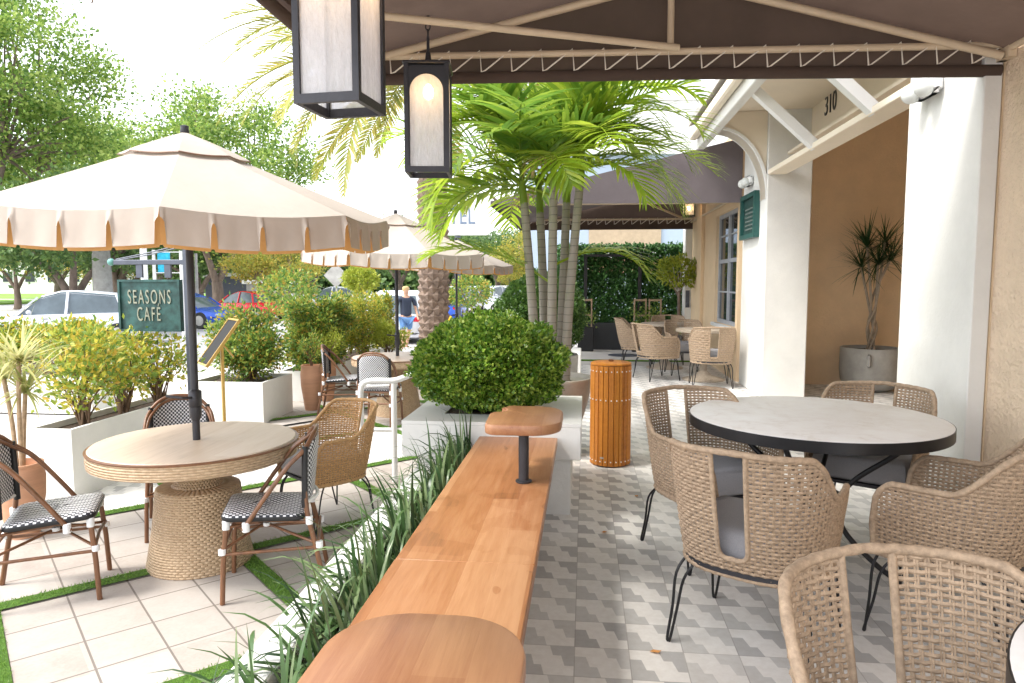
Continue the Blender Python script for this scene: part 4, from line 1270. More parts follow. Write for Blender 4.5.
rr = random.Random(5)
t = thing('palm_cluster', 'cluster of slim ringed palm stems with bright green feather fronds rising from the stone bowl', 'palm tree', (-.27, 5.80, .60))
M_stem = None
def mk_stem():
    m, tt, b = newmat('ringed_palm_stem')
    v, x, y, z = xyz(tt)
    n = noise(tt, v, 8, 4)
    zz = z + n * .02
    ringm = (zz / .062).fract()
    rg = ringm.lt(.10)
    base = ramp(tt, n + z * .12, [(.2, (.32, .28, .25)), (.6, (.30, .27, .23)), (.98, (.25, .26, .16))])
    tt.links.new(mix(tt, rg * .75, base, (.13, .115, .10)), b.inputs['Base Color'])
    b.inputs['Roughness'].default_value = .75
    bump(tt, b, rg * 1.0 + n * .3, .5, .006)
    return m
M_stem = mk_stem()
stems = [((-.13, -.05), (-.23, -.05), 1.46), ((-.06, .08), (-.11, .12), 1.40), ((.0, -.08), (.01, -.1), 1.58), ((.07, .10), (.11, .12), 1.48), ((.11, -.04), (.22, -.06), 1.60)]
nf = 0
for k, ((x0, y0), (x1, y1), h) in enumerate(stems):
    pts = crom([(x0, y0, 0), (x0 * .8 + x1 * .2, y0, h * .33), (x0 * .4 + x1 * .6, y1, h * .68), (x1, y1, h)], 6)
    MB().tube(pts, [.042 - .010 * i / len(pts) for i in range(len(pts))], 12).build('trunk', M_stem, t, 60)
    cs = MB().tube([(x1, y1, h - .01), (x1 * 1.05, y1, h + .10), (x1 * 1.1, y1, h + .32)], [.033, .030, .014], 10)
    cs.build('crownshaft', M_lpalm2, t, 60)
    top = (x1 * 1.07, y1, h + .14)
    nfr = 8
    for j in range(nfr):
        az = 2 * PI * (j + rr.random() * .5) / nfr + k
        el = R(rr.choice([18, 34, 50, 64, 80]))
        Ln = rr.uniform(1.0, 1.5); dr = R(rr.uniform(55, 110))
        f = frond(rr, (top[0], top[1], top[2] + rr.uniform(-.02, .15)), az, el, Ln, dr, 23, .46, .038, vee=.35, curl=.18, rr=.012)
        f.build('frond', M_lpalm if rr.random() < .72 else M_lpalm2, t)
    if k in (1, 2, 4):
        f = frond(rr, (top[0], top[1], top[2] + .02), k * 2.1, R(35), .38, R(120), 10, .22, .02, curl=.8)
        f.build('dry_frond', M_lpalmd, t)
# low arching fronds seen left, right and behind
for az, el, Ln, dr, z in ((R(172), R(25), 1.15, R(95), 1.52), (R(200), R(32), 1.2, R(100), 1.6), (R(-15), R(28), 1.25, R(100), 1.62), (R(5), R(35), 1.3, R(110), 1.68), (R(-40), R(30), 1.1, R(100), 1.6), (R(-95), R(30), .9, R(110), 1.7), (R(185), R(45), 1.45, R(120), 1.8), (R(178), R(38), 1.15, R(62), .80), (R(190), R(62), 1.45, R(118), 1.62), (R(205), R(55), 1.35, R(128), 1.75), (R(-8), R(45), 1.35, R(112), 1.75), (R(-25), R(60), 1.25, R(130), 1.8), (R(15), R(58), 1.45, R(95), 1.9), (R(165), R(50), 1.4, R(105), 1.9), (R(10), R(30), .95, R(85), .95)):
    frond(rr, (0.0, .0, z), az, el, Ln, dr, 28, .46, .038, vee=.3, curl=.25, rr=.011).build('frond', M_lpalm, t)

# ---- date palm trunk
t = thing('date_palm', 'thick date palm with a diamond patterned trunk behind the far umbrellas', 'palm tree', (-2.38, 10.9, LZ))
mb = MB(); H = 5.05
core = [(.21, 0), (.205, H)]
mb.lathe([(.20, 0), (.19, H)], 20)
nrow = 46
for i in range(nrow):
    z = .05 + i * H / nrow; n = 9
    for k in range(n):
        a = 2 * PI * (k + .5 * (i % 2)) / n + rr.uniform(-.05, .05)
        s_ = rr.uniform(.9, 1.1)
        c = Vector((.20 * math.cos(a), .20 * math.sin(a), z)); o = Vector((math.cos(a), math.sin(a), 0)); sd = Vector((-o.y, o.x, 0))
        w_, h_ = .085 * s_, .095 * s_
        pts = [c - sd * w_ + Vector((0, 0, .01)), c + Vector((0, 0, -h_)), c + sd * w_ + Vector((0, 0, .01)), c + Vector((0, 0, h_)) , c + o * .060 + Vector((0, 0, .025))]
        mb.add(pts, [(0, 1, 4), (1, 2, 4), (2, 3, 4), (3, 0, 4)])
mb.build('trunk', basic('date_trunk', (.34, .25, .20), .85, var=.35, vs=9, bs=30, bst=.8), t)
for j in range(62):
    az = 2 * PI * j / 34 * 5.03 + rr.uniform(-.2, .2)
    el = R(rr.choice([-15, 2, 12, 22, 34, 50]))
    frond(rr, (.12 * math.cos(az), .12 * math.sin(az), H - .05 + rr.uniform(0, .3)), az, el, rr.uniform(3.0, 3.7), R(rr.uniform(45, 72)), 62, .46, .038, vee=.3, curl=.12, rr=.022, start=.12, spread=55).build('frond', M_ldate, t)

# ---- strappy grass along the trough
rng = np.random.default_rng(21)
def straps(rng, centers, per, L, Wd, spread=.05):
    Vs = []; Fs = []; o = 0
    for (cx, cy, cz) in centers:
        n = per
        az = rng.uniform(0, 2 * PI, n); az = np.where((np.cos(az) > .35) & (rng.uniform(0, 1, n) < .75), PI - az, az); el = np.radians(rng.uniform(35, 88, n)); ln = rng.uniform(L * .55, L * 1.15, n)
        base = np.stack([cx + rng.normal(0, spread, n), cy + rng.normal(0, spread, n), np.full(n, cz)], 1)
        d = np.stack([np.cos(az) * np.cos(el), np.sin(az) * np.cos(el), np.sin(el)], 1)
        sd = np.stack([-np.sin(az), np.cos(az), rng.normal(0, .25, n)], 1); sd /= np.linalg.norm(sd, axis=1, keepdims=True)
        p = base; rows = []; ns = 6
        drp = rng.uniform(.10, .55, n)[:, None]
        wp = [.7, 1, 1, .9, .7, .45, .05]
        w_ = rng.uniform(Wd * .7, Wd * 1.2, n)[:, None]
        for i in range(ns + 1):
            rows.append(p + sd * w_ * wp[i] * .5); rows.append(p - sd * w_ * wp[i] * .5)
            d = d + np.array([0, 0, -1]) * drp * (.5 + i * .28); d /= np.linalg.norm(d, axis=1, keepdims=True)
            p = p + d * (ln / ns)[:, None]
        V = np.stack(rows, 1).reshape(-1, 3); b = np.arange(n)[:, None] * (2 * (ns + 1)) + o
        for i in range(ns):
            Fs.append(b + np.array([2 * i, 2 * i + 1, 2 * i + 3, 2 * i + 2]))
        Vs.append(V); o += len(V)
    return np.concatenate(Vs), np.concatenate(Fs)
cs = [(-.685 + .03 * math.sin(i * 2.3), -.9 + i * .135 + .03 * math.sin(i * 5.1), .325) for i in range(38)]
V, F = straps(rng, cs, 46, .38, .0135, .028)
# keep the blades out of the bench wood
B_ = V.reshape(-1, 14, 3); keep = ~((B_[:, :, 0] > -.64) & (B_[:, :, 2] < .56)).any(1); V = B_[keep].reshape(-1, 3); F = F[:0]
b_ = np.arange(keep.sum())[:, None] * 14
F = np.concatenate([b_ + np.array([2 * i, 2 * i + 1, 2 * i + 3, 2 * i + 2]) for i in range(6)])
tag(npmesh('strappy_grass', V, F, M_lgrass), 'dark green strappy border grass spilling out of the trough beside the bench', 'grass', kind='stuff')

# ---- shrubs
def shrub(lb, loc, size, mat, n, L, Wd, seed, stems=6, name='shrub', cat_='shrub', clumps=26, base=.25, grp=None, lean=0.0, boxy=False):
    rng = np.random.default_rng(seed); r_ = random.Random(seed)
    t = thing(name, lb, cat_, loc, 0, grp)
    sx, sy, h = size
    cl = []
    for i in range(clumps):
        if boxy: p = np.array([rng.uniform(-sx, sx), rng.uniform(-sy, sy), rng.uniform(base * h, h)])
        else:
            d = unit(rng, 1)[0] * rng.uniform(.35, 1) ** .5
            p = np.array([d[0] * sx, d[1] * sy, h * (base + (1 - base) * (.5 + .5 * d[2]))])
        cl.append(p)
    mb = MB()
    for s in range(stems):
        a = r_.uniform(0, 6.28); x0, y0 = (r_.uniform(-sx, sx) * .8, r_.uniform(-sy, sy) * .5) if boxy else (.12 * sx * math.cos(a), .12 * sy * math.sin(a))
        for q in range(max(1, clumps // stems)):
            p = cl[(s + q * stems) % clumps]
            m_ = Vector((x0 * .7 + p[0] * .3 + r_.uniform(-.03, .03), y0 * .7 + p[1] * .3, p[2] * .5))
            mb.tube(crom([(x0, y0, 0), m_, tuple(p)], 3), [.009, .008, .008, .006, .006, .004, .003][:7], 5)
    mb.build('stems', M_twig, t)
    per = n // clumps; parts = []
    for p in cl:
        m = per
        P = p + rng.normal(size=(m, 3)) * np.array([sx, sy, h * .42]) * (.16 if boxy else .20)
        P[:, 2] = np.maximum(P[:, 2], .02)
        D = (P - p) * 3 / max(sx, .1) + rng.normal(size=(m, 3)) * .6 + [0, 0, .45]
        parts.append(leaves(P, D, rng.uniform(L * .6, L * 1.2, m), rng.uniform(Wd * .7, Wd * 1.2, m), rng))
    V, F = cat(parts)
    npmesh('foliage', V, F, mat, t)
    return t

def box_planter(lb, x0, y0, x1, y1, h, grp='white box planters along the pavement'):
    cx, cy = (x0 + x1) / 2, (y0 + y1) / 2
    t = thing('planter_box', lb, 'planter', (cx, cy, LZ), 0, grp)
    w_, d_ = (x1 - x0) / 2, (y1 - y0) / 2; k = .03
    mb = MB().box2((-w_, -d_, 0), (w_, -d_ + k, h)).box2((-w_, d_ - k, 0), (w_, d_, h)).box2((-w_, -d_ + k, 0), (-w_ + k, d_ - k, h)).box2((w_ - k, -d_ + k, 0), (w_, d_ - k, h))
    mb.build('box', M_white2, t)
    MB().box2((-w_ + k, -d_ + k, .05), (w_ - k, d_ - k, h - .05)).build('soil', M_soil, t)
    return t
box_planter('white box planter with sparse yellow tipped shrubs, nearest on the left', -4.32, 4.96, -3.95, 6.75, .56)
box_planter('white box planter at the pavement edge under the bright yellow hedge', -8.1, 8.3, -6.3, 8.75, .5)
for i, (x, y, sx, lb) in enumerate(((-4.14, 5.35, .36, 'loose yellow tipped shrub at the near end of the nearest white planter'),
                                    (-4.12, 6.35, .30, 'upright sparse shrub with reddish tips under the green cafe sign'),
                                    (-4.14, 5.85, .30, 'middle shrub with bright yellow leaves in the nearest white planter'))):
    shrub(lb, (x, y, LZ + .5), (sx, .26, (.80, .74, .78)[i]), M_lcroton, 1150 if i else 1500, .066, .030, 31 + i, 4, clumps=26, base=.22, grp='yellow tipped shrubs')
shrub('bright yellow leaved hedge at the left edge in front of the silver car', (-7.2, 8.52, LZ + .4), (.85, .26, .74), M_lcroton, 7000, .08, .038, 35, 9, clumps=50, base=.3, boxy=True, grp='yellow tipped shrubs')
box_planter('white box planter holding the bushy green shrub beside the menu board', -4.75, 7.95, -3.83, 8.8, .50)
shrub('bushy green shrub with yellow tips in the white box beside the menu board', (-4.22, 8.4, LZ + .44), (.40, .34, .92), M_lshrub, 8000, .062, .030, 41, 7, clumps=46, base=.12)
t = box_planter('long cream box planter under the orange speckled hedge', -4.35, 9.55, -3.80, 13.0, .43)
shrub('tall green hedge with orange tips in the long cream planter', (-4.05, 10.35, LZ + .38), (.28, .8, .98), M_lshrub, 17000, .066, .034, 43, 9, name='hedge', cat_='hedge', clumps=70, base=.12, boxy=True)
shrub('farther section of clipped hedge beyond the orange speckled one', (-4.02, 12.1, LZ + .38), (.28, .8, 1.02), M_lcroton, 9000, .062, .028, 44, 9, name='hedge', cat_='hedge', clumps=50, base=.12, boxy=True)
box_planter('farthest white box planter at the end of the hedge row', -4.3, 13.2, -3.85, 14.4, .43)
shrub('yellow green hedge in the farthest white planter', (-4.08, 13.8, LZ + .38), (.2, .5, 1.0), M_lcroton, 5000, .07, .032, 45, 9, name='hedge', cat_='hedge', clumps=46, base=.1, boxy=True)

def pot(lb, loc, r, h, name='terracotta_pot'):
    t = thing(name, lb, 'pot', loc, 0, 'terracotta pots')
    MB().lathe([(r * .62, 0), (r * .66, .02), (r * .98, h * .55), (r * 1.02, h * .8), (r * .92, h * .95), (r * .97, h * .97), (r * .97, h), (r * .85, h), (r * .82, h * .9), (.01, h * .9)], 32).build('pot_body', M_terra, t, 40)
    return t
pot('taller terracotta jar beside the white box planter on the terrace', (-3.62, 8.92, LZ), .135, .60)
pot('smaller terracotta jar tucked behind the taller one', (-3.66, 9.62, LZ), .12, .55)
pot('terracotta pot holding the spiky plant at the left edge', (-3.74, 4.22, LZ), .14, .50)
shrub('small lime green feathery shrub in the smaller terracotta jar', (-3.66, 9.62, LZ + .50), (.21, .2, .55), M_llime, 1500, .05, .014, 51, 4, clumps=16)
shrub('thin leggy shrub in the taller terracotta jar', (-3.62, 8.92, LZ + .55), (.15, .15, .50), M_lshrub, 500, .05, .02, 52, 3, clumps=10)
pot('small terracotta pot at the foot of the far hedge', (-3.45, 12.0, LZ), .17, .42)
shrub('little green yellow shrub in the pot at the foot of the far hedge', (-3.45, 12.0, LZ + .38), (.30, .28, .60), M_llime, 1900, .055, .024, 53, 4, clumps=18)

# spiky variegated plant
def spikes(rng, heads, per, L, Wd, droop=.12, down=-.35):
    Vs = []; Fs = []; o = 0
    for hx, hy, hz in heads:
        n = per; D = unit(rng, n); D[:, 2] = rng.uniform(down, 1, n); D /= np.linalg.norm(D, axis=1, keepdims=True)
        sd = np.cross(D, [0, 0, 1.0]); sd /= (np.linalg.norm(sd, axis=1, keepdims=True) + 1e-6)
        p = np.array([hx, hy, hz]) + rng.normal(0, .012, (n, 3)); rows = []; d = D; ns = 4; ln = rng.uniform(.7, 1.1, n)[:, None] * L
        for i, wv in enumerate((.8, 1, .8, .45, .03)):
            rows += [p + sd * Wd * wv * .5, p - sd * Wd * wv * .5]
            d = d + np.array([0, 0, -1]) * droop * (i * .5 + .2); d = d / np.linalg.norm(d, axis=1, keepdims=True)
            p = p + d * ln / ns
        V = np.stack(rows, 1).reshape(-1, 3); b = np.arange(n)[:, None] * 10 + o
        for i in range(ns): Fs.append(b + np.array([2 * i, 2 * i + 1, 2 * i + 3, 2 * i + 2]))
        Vs.append(V); o += len(V)
    return np.concatenate(Vs), np.concatenate(Fs)
t = thing('spiky_plant', 'spiky yellow green variegated plant on thin canes in the left terracotta pot', 'plant', (-3.74, 4.22, LZ + .45))
hd = [(-.10, .02, .62), (.06, -.03, .74), (.0, .08, .52)]
mb = MB()
for x, y, z in hd: mb.tube(crom([(x * .3, y * .3, 0), (x * .5, y * .6, z * .5), (x, y, z)], 4), .014, 8)
mb.build('canes', basic('pale_cane', (.42, .30, .19), .7, var=.3, vs=30), t)
V, F = spikes(rng, hd, 64, .46, .017, .13, -.2)
npmesh('foliage', V, F, M_lspike, t)

# dracaena in the niche
t = thing('concrete_pot', 'large round grey concrete pot in the tan entrance niche', 'pot', (3.74, 9.60, 0))
MB().lathe([(.20, 0), (.30, .04), (.355, .14), (.37, .28), (.37, .555), (.362, .565), (.335, .565), (.33, .52), (.01, .52)], 48).box((-.16, -.375, .42), (.05, .05, .17), 0, .02).build('pot_body', M_conc, t, 40)
MB().lathe([(.329, .522), (.01, .535)], 24).build('soil', M_soil, t)
t = thing('dracaena', 'dark green spiky dracaena on twisted stems in the concrete pot', 'plant', (3.74, 9.60, .52))
hd = [(-.10, 0, 1.36), (.13, .03, 1.42), (.02, -.06, 1.14), (.17, -.05, 1.18), (-.15, .03, 1.10)]
mb = MB()
for i, (x, y, z) in enumerate(hd):
    mb.tube(crom([(.05 * math.cos(i * 1.3), .05 * math.sin(i * 1.3), 0), (.06 * math.cos(i * 1.3 + 2), .06 * math.sin(i * 1.3 + 2), .3), (.05 * math.cos(i * 1.3 + 4), .05 * math.sin(i * 1.3 + 4), .62), (x, y, z)], 5), .016, 8)
mb.build('stems', basic('grey_stem', (.33, .27, .21), .8, var=.2, vs=20), t)
V, F = spikes(rng, hd, 62, .52, .016, .06, -.5)
npmesh('foliage', V, F, M_ldrac, t)

# ---- hedge wall
t = thing('hedge_wall', 'tall flat green ivy hedge wall on a black trellis planter at the end of the patio', 'hedge', (.9, 15.1, 0))
MB().box2((-1.05, -.30, 0), (.95, .28, .56), .008).build('trough', basic('black_trough', (.03, .032, .038), .5), t)
fr = MB()
for x in (-.93, .20): fr.box2((x, -.21, .56), (x + .07, -.15, 1.95))
fr.box2((-.93, -.215, 1.95), (.27, -.145, 2.0))
fr.build('trellis', M_black, t)
n = 26000
P = np.stack([rng.uniform(-1.5, 1.45, n), rng.uniform(-.12, .14, n), rng.uniform(.56, 2.22, n)], 1)
P[:, 1] += .03 * np.sin(P[:, 0] * 9) * np.sin(P[:, 2] * 11)
D = rng.normal(size=(n, 3)) * .6 + [0, -.7, -.3]
V, F = leaves(P, D, rng.uniform(.05, .09, n), rng.uniform(.04, .07, n), rng)
npmesh('foliage', V, F, M_livy, t)
# topiary at the wall
for x, lb in ((1.12, 'small wooden ladder trellis with climbing leaves on the far planter, left of a pair'), (1.42, 'right hand small wooden ladder trellis beside the lollipop tree'), (.02, 'lone small wooden ladder trellis at the left end of the black planter')):
    t = thing('plant_ladder', lb, 'trellis', (x, 14.5, .0), 0, 'small wooden ladder trellises')
    MB().box2((-.16, -.12, 0), (.16, .12, .50), .01).build('pot', M_black, t)
    MB().box2((-.13, -.015, .50), (-.10, .015, 1.08)).box2((.10, -.015, .50), (.13, .015, 1.08)).box2((-.10, -.012, 1.03), (.10, .012, 1.07)).box2((-.10, -.012, .72), (.10, .012, .755)).build('ladder', basic('pale_wood', (.42, .30, .20), .7), t)
    P = rng.normal(size=(160, 3)) * [.12, .06, .14] + [0, 0, .72]
    V, F = leaves(P, rng.normal(size=(160, 3)), .06, .035, rng); npmesh('foliage', V, F, M_ltree, t)

# hose on the terrace
MBh = MB().tube(crom([(-3.75, 6.6, LZ + .012), (-3.3, 7.1, LZ + .012), (-3.55, 7.7, LZ + .012), (-3.2, 8.3, LZ + .012), (-3.35, 9.0, LZ + .012), (-2.9, 9.4, LZ + .012)], 8), .010, 6)
tag(MBh.build('hose', M_black), 'thin black hose lying along the foot of the white planters', 'hose')
# ================================================================== STREET
def tree(lb, loc, height, cr, cz0, mat, seed, nleaf=9000, leaf=.22, clumps=60, trunk=.28, fork=3, name='street_tree', grp='street trees', sq=1.0):
    """cr crown radius, cz0 height where the crown starts"""
    rng = np.random.default_rng(seed); r_ = random.Random(seed)
    t = thing(name, lb, 'tree', loc, 0, grp)
    cz = (height + cz0) / 2; rz = (height - cz0) / 2
    cl = []
    while len(cl) < clumps:
        d = unit(rng, 1)[0] * rng.uniform(.25, 1) ** .45
        p = np.array([d[0] * cr, d[1] * cr * .9, cz + d[2] * rz]); cl.append(p)
    mb = MB(); fz = max(1.0, cz0 * .55)
    lim = []
    mb.tube(crom([(0, 0, 0), (.05, 0, fz * .5), (0, 0, fz)], 4), [trunk * 1.25, trunk * 1.1, trunk, trunk, trunk * .95, trunk * .9, trunk * .9, trunk * .85, trunk * .85], 10)
    for k in range(fork):
        a = 2 * PI * (k + .3 * r_.random()) / fork + seed; e = (cr * .42 * math.cos(a), cr * .42 * math.sin(a), cz0 + rz * .35)
        m_ = (e[0] * .45, e[1] * .45, fz + (e[2] - fz) * .5 + .2)
        pts = crom([(0, 0, fz - .15), m_, e], 5)
        mb.tube(pts, [trunk * .62 * (1 - .55 * i / (len(pts) - 1)) for i in range(len(pts))], 8)
        lim.append(Vector(e))
    for i in range(0, clumps, 2):
        p = Vector(cl[i]); s = min(lim, key=lambda q: (q - p).length)
        mb.tube(crom([s, s.lerp(p, .5) + Vector((0, 0, .2)), p], 3), [trunk * .25 * (1 - .12 * j) for j in range(7)], 5, cap=False)
    mb.build('trunk', M_bark, t, 60)
    per = nleaf // clumps; parts = []
    for p in cl:
        sg = cr * rng.uniform(.08, .15)
        P = p + rng.normal(size=(per, 3)) * [sg, sg, sg * .62]
        D = (P - p) * .5 + rng.normal(size=(per, 3)) * sg + [0, 0, sg * .3]
        parts.append(leaves(P, D, rng.uniform(leaf * .6, leaf * 1.2, per), rng.uniform(leaf * .4, leaf * .7, per), rng))
    V, F = cat(parts); npmesh('crown', V, F, mat, t)
    return t
def at(px, zc, z=GZ):
    k = (px - 512) / 700; c, s = math.cos(R(5.95)), math.sin(R(5.95))
    return (zc * (k * c - s), zc * (k * s + c), z)
tree('large spreading bright green tree filling the upper left corner above the umbrella', at(-12, 30), 15.5, 5.6, 5.0, M_ltree, 1, 40000, .22, 130, .34, 4)
tree('rounded green tree with airy outline rising behind the umbrella top', at(218, 42), 12.6, 6.0, 3.4, M_ltree, 2, 30000, .26, 120, .36, 3)
tree('low forked tree with dark crown behind the silver car', at(74, 27), 5.6, 4.2, 2.35, M_ltree2, 3, 14000, .22, 70, .26, 3)
tr4 = tree('dark green round tree between the blue car and the pale block', at(200, 46), 6.0, 4.6, 2.3, M_ltree2, 4, 9000, .28, 50, .3, 3)
t5 = tree('yellowing tree at the far left edge beyond the lawn', at(18, 48), 6.2, 4.0, 2.6, M_lyel, 5, 6000, .26, 40, .22, 3)
for px, zc, sc_, rz, lb in ((128, 50, 1.0, 1, 'dark green tree directly behind the cafe sign bracket'), (262, 58, 1.15, 2, 'dark tree behind the red car'), (310, 62, 1.2, 3, 'dark tree above the pale topiary, right of the red car'), (352, 70, 1.3, 4, 'dark tree behind the road sign post'), (400, 80, 1.4, 5, 'dark tree behind the second umbrella pole'), (452, 85, 1.3, 1.4, 'distant tree between the date palm and the farthest umbrella pole'), (498, 95, 1.4, 2.4, 'distant tree above the parked cars row'), (550, 90, 1.5, 3.3, 'distant tree seen between the palm stems'), (-20, 60, 1.5, .5, 'dark tree beyond the lawn cut by the left frame edge'), (60, 75, 1.4, 4.2, 'distant tree beyond the lawn at the left'), (165, 68, 1.3, 5.1, 'distant tree behind the turquoise banner')):
    dup(tr4, at(px, zc), rz, lb, scale=sc_)
for px, zc, sc_, rz, lb in ((272, 36, .62, 1, 'small lime tree just right of the red car'), (520, 60, .55, 2, 'yellow green tree beyond the parked cars'), (540, 60, 1.0, 4, 'yellow green tree glowing behind the palm stems'), (110, 56, .8, 3, 'yellow tree beyond the silver car roof')):
    dup(t5, at(px, zc), rz, lb, scale=sc_)
dup(bpy.data.objects['street_tree.001'], at(118, 48), 2.2, 'bright green tree of middle height between the tallest tree and the umbrella peak', scale=.98)
# lollipop shrubs along the pavement
def lolly(lb, loc, h, r, mat, seed, n=1800):
    t = thing('lollipop_shrub', lb, 'small tree', loc, 0, 'lollipop shrubs along the street')
    rng = np.random.default_rng(seed)
    V, F = ball_leaves(rng, n, r, r * .72, .09, .05, lump=.10, shell=(.6, 1.08)); V[:, 2] += h
    npmesh('crown', V, F, mat, t)
    MB().tube(crom([(0, 0, 0), (.02, 0, h * .5), (0, 0, h)], 3), .03, 8).tube([(0, 0, h * .7), (r * .5, 0, h)], .015, 6).tube([(0, 0, h * .7), (-r * .5, .05, h)], .015, 6).build('trunk', M_bark, t)
    return t
lolly('lollipop shrub with yellow crown behind the bushy planter shrub', at(290, 15.5, LZ), 1.5, .62, M_lshrub, 71)
lolly('lollipop shrub with lime crown above the long hedge', at(361, 17.0, LZ), 1.75, .40, M_llime, 72)
lolly('lollipop tree with orange green crown near the parked cars', at(471, 19.0, LZ), 1.45, .58, M_lshrub, 73)
tt = lolly('small lollipop tree with yellow green crown before the hedge wall', (1.80, 13.9, 0), 1.62, .40, M_llime, 75, 900)
mb = MB()
for k in range(16):
    a = k * 2.4; mb.tube([(0, 0, 1.22), (.16 * math.cos(a), .16 * math.sin(a), 1.42), (.30 * math.cos(a), .30 * math.sin(a), 1.60 + .1 * (k % 3))], .006, 4)
mb.build('twigs', M_stone, tt)
lolly('lollipop shrub far off between the farthest umbrella and the date palm', at(449, 30, LZ), 1.1, .4, M_llime, 74)

# ---- cars
M_glassc = basic('car_glass', (.10, .13, .15), .08, var=.3, vs=1.5)
def car(lb, loc, rz, paint, suv=True, far=False, Lc=4.5):
    t = thing('parked_car', lb, 'car', loc, rz, 'cars parked along the street')
    H = 1.62 if suv else 1.42; W_ = .90; hl = Lc / 2
    bz = .95 if suv else .86
    #  x, hood/belt height, half width
    prof = [(-hl, .62, .62), (-hl + .10, bz - .02, .80), (-hl + .5, bz + .04, .88), (-.6, bz + .02, W_), (.55, bz, W_), (.95, bz - .01, .89), (hl - .55, bz - .12, .86), (hl - .16, bz - .24, .78), (hl, .52, .60)]
    rings = []
    for x, zt, w2 in prof:
        zb = .24 if abs(x) < hl - .2 else .34
        rings.append([(x, -w2 * .92, zb), (x, -w2, zb + .12), (x, -w2 * 1.0, zt - .20), (x, -w2 * .93, zt - .02), (x, -w2 * .6, zt + .02), (x, w2 * .6, zt + .02), (x, w2 * .93, zt - .02), (x, w2, zt - .20), (x, w2, zb + .12), (x, w2 * .92, zb)])
    pm = basic('car_paint', paint, .22, metal=.25, var=.03, spec=.6)
    MB().loft(rings).build('body', pm, t, 35)
    back = -hl + (.30 if suv else .75)
    gh = [(back, bz, .78, .02), (back + .25, H - .14, .68, .0), (-.35, H - .015, .66, 0), (.05, H - .02, .66, 0), (.55, H - .16, .66, 0), (1.15, bz - .03, .78, 0)]
    rg = []
    for x, zt, w2, _ in gh:
        rg.append([(x, -.80, bz - .06), (x, -w2, zt - .04), (x, -w2 * .82, zt), (x, w2 * .82, zt), (x, w2, zt - .04), (x, .80, bz - .06)])
    MB().loft(rg).build('windows', M_glassc, t, 20)
    rf = []
    for x, zt, w2, _ in gh[1:5]:
        rf.append([(x, -w2 - .012, zt - .075), (x, -w2 * .84, zt + .014), (x, w2 * .84, zt + .014), (x, w2 + .012, zt - .075), (x, w2 * .9, zt - .08), (x, -w2 * .9, zt - .08)])
    pl_ = MB().loft(rf)
    for s in (-1, 1):
        pl_.bar((.62, s * .675, H - .19), (1.2, s * .80, bz - .03), .05, .05)
        pl_.bar((-.15, s * .675, H - .05), (-.10, s * .815, bz - .03), .07, .04)
        pl_.bar((back + .55, s * .67, H - .10), (back + .35, s * .80, bz - .03), .10, .05)
        pl_.bar((back + .2, s * .66, H - .15), (back, s * .78, bz - .03), .10, .05)
    pl_.build('roof', pm, t, 30)
    for x in (-hl + .82, hl - .86):
        for s in (-1, 1):
            wv = MB(); M_ = Matrix.Translation((x, s * .80, .335)) @ Matrix.Rotation(R(90), 4, 'X')
            q = MB().lathe([(.20, -.11), (.31, -.11), (.335, -.08), (.335, .08), (.31, .11), (.20, .11)], 28); q.v = [tuple(M_ @ Vector(p)) for p in q.v]
            wo_ = q.build('wheel', M_tyre, t, 40)
            q = MB().lathe([(.03, -.118), (.20, -.112), (.215, -.10), (.215, .10), (.20, .112), (.03, .118)], 20); q.v = [tuple(M_ @ Vector(p)) for p in q.v]
            q.build('rim', M_conc, wo_, 40)
    for s in (-1, 1):
        MB().box((hl - .17, s * .60, bz - .30), (.14, .34, .11), 0, .03).build('headlight', basic('headlamp', (.35, .42, .55), .1), t)
        MB().box((-hl + .09, s * .66, bz - .12), (.10, .28, .15), 0, .03).build('tail_light', basic('tail_lamp', (.5, .02, .03), .2), t)
        MB().box((.78, s * .95, bz + .06), (.12, .18, .13), 0, .04).build('mirror', pm, t)
        MB().box((-.35, s * .905, bz - .13), (.16, .03, .025)).box((.42, s * .905, bz - .13), (.16, .03, .025)).build('door_handle', M_conc, t)
    MB().box((hl - .02, 0, .42), (.06, 1.0, .18), 0, .02).build('grille', M_black, t)
    return t
c1 = car('silver white estate car parked at the left edge behind the yellow shrubs', at(70, 21.0), R(180 + 24), (.62, .64, .70))
c2 = car('blue car parked behind the umbrella pole', at(186, 29), R(-10), (.03, .10, .50), False)
c3 = car('bright red car parked right of the blue one', at(249, 35), R(160), (.62, .02, .03), False)
dup(c1, at(400, 21.5), R(100), 'pale estate car seen from behind, beside the walking person')
dup(c2, at(446, 32), R(95), 'blue car showing between the date palm and an umbrella pole')
k = 0
pos = ((462, 44, 'silver'), (478, 46, 'silver'), (494, 48, 'silver'), (510, 50, 'silver'), (338, 40, 'white'), (524, 40, 'white'), (536, 43, 'white'))
names = ['leftmost of the silver cars in the distant row', 'second silver car from the left in the distant row', 'third silver car from the left in the distant row', 'fourth silver car from the left in the distant row', 'pale car roof showing left of the lime lollipop shrub', 'white car just left of the palm stems in the distance', 'white car behind the palm stems in the distance']
for (px, zc, _), lb in zip(pos, names):
    dup(c1, at(px, zc), R(70 if zc > 43 else 165), lb)
dup(c3, at(566, 60), R(20), 'distant red car glimpsed between the palm stems')

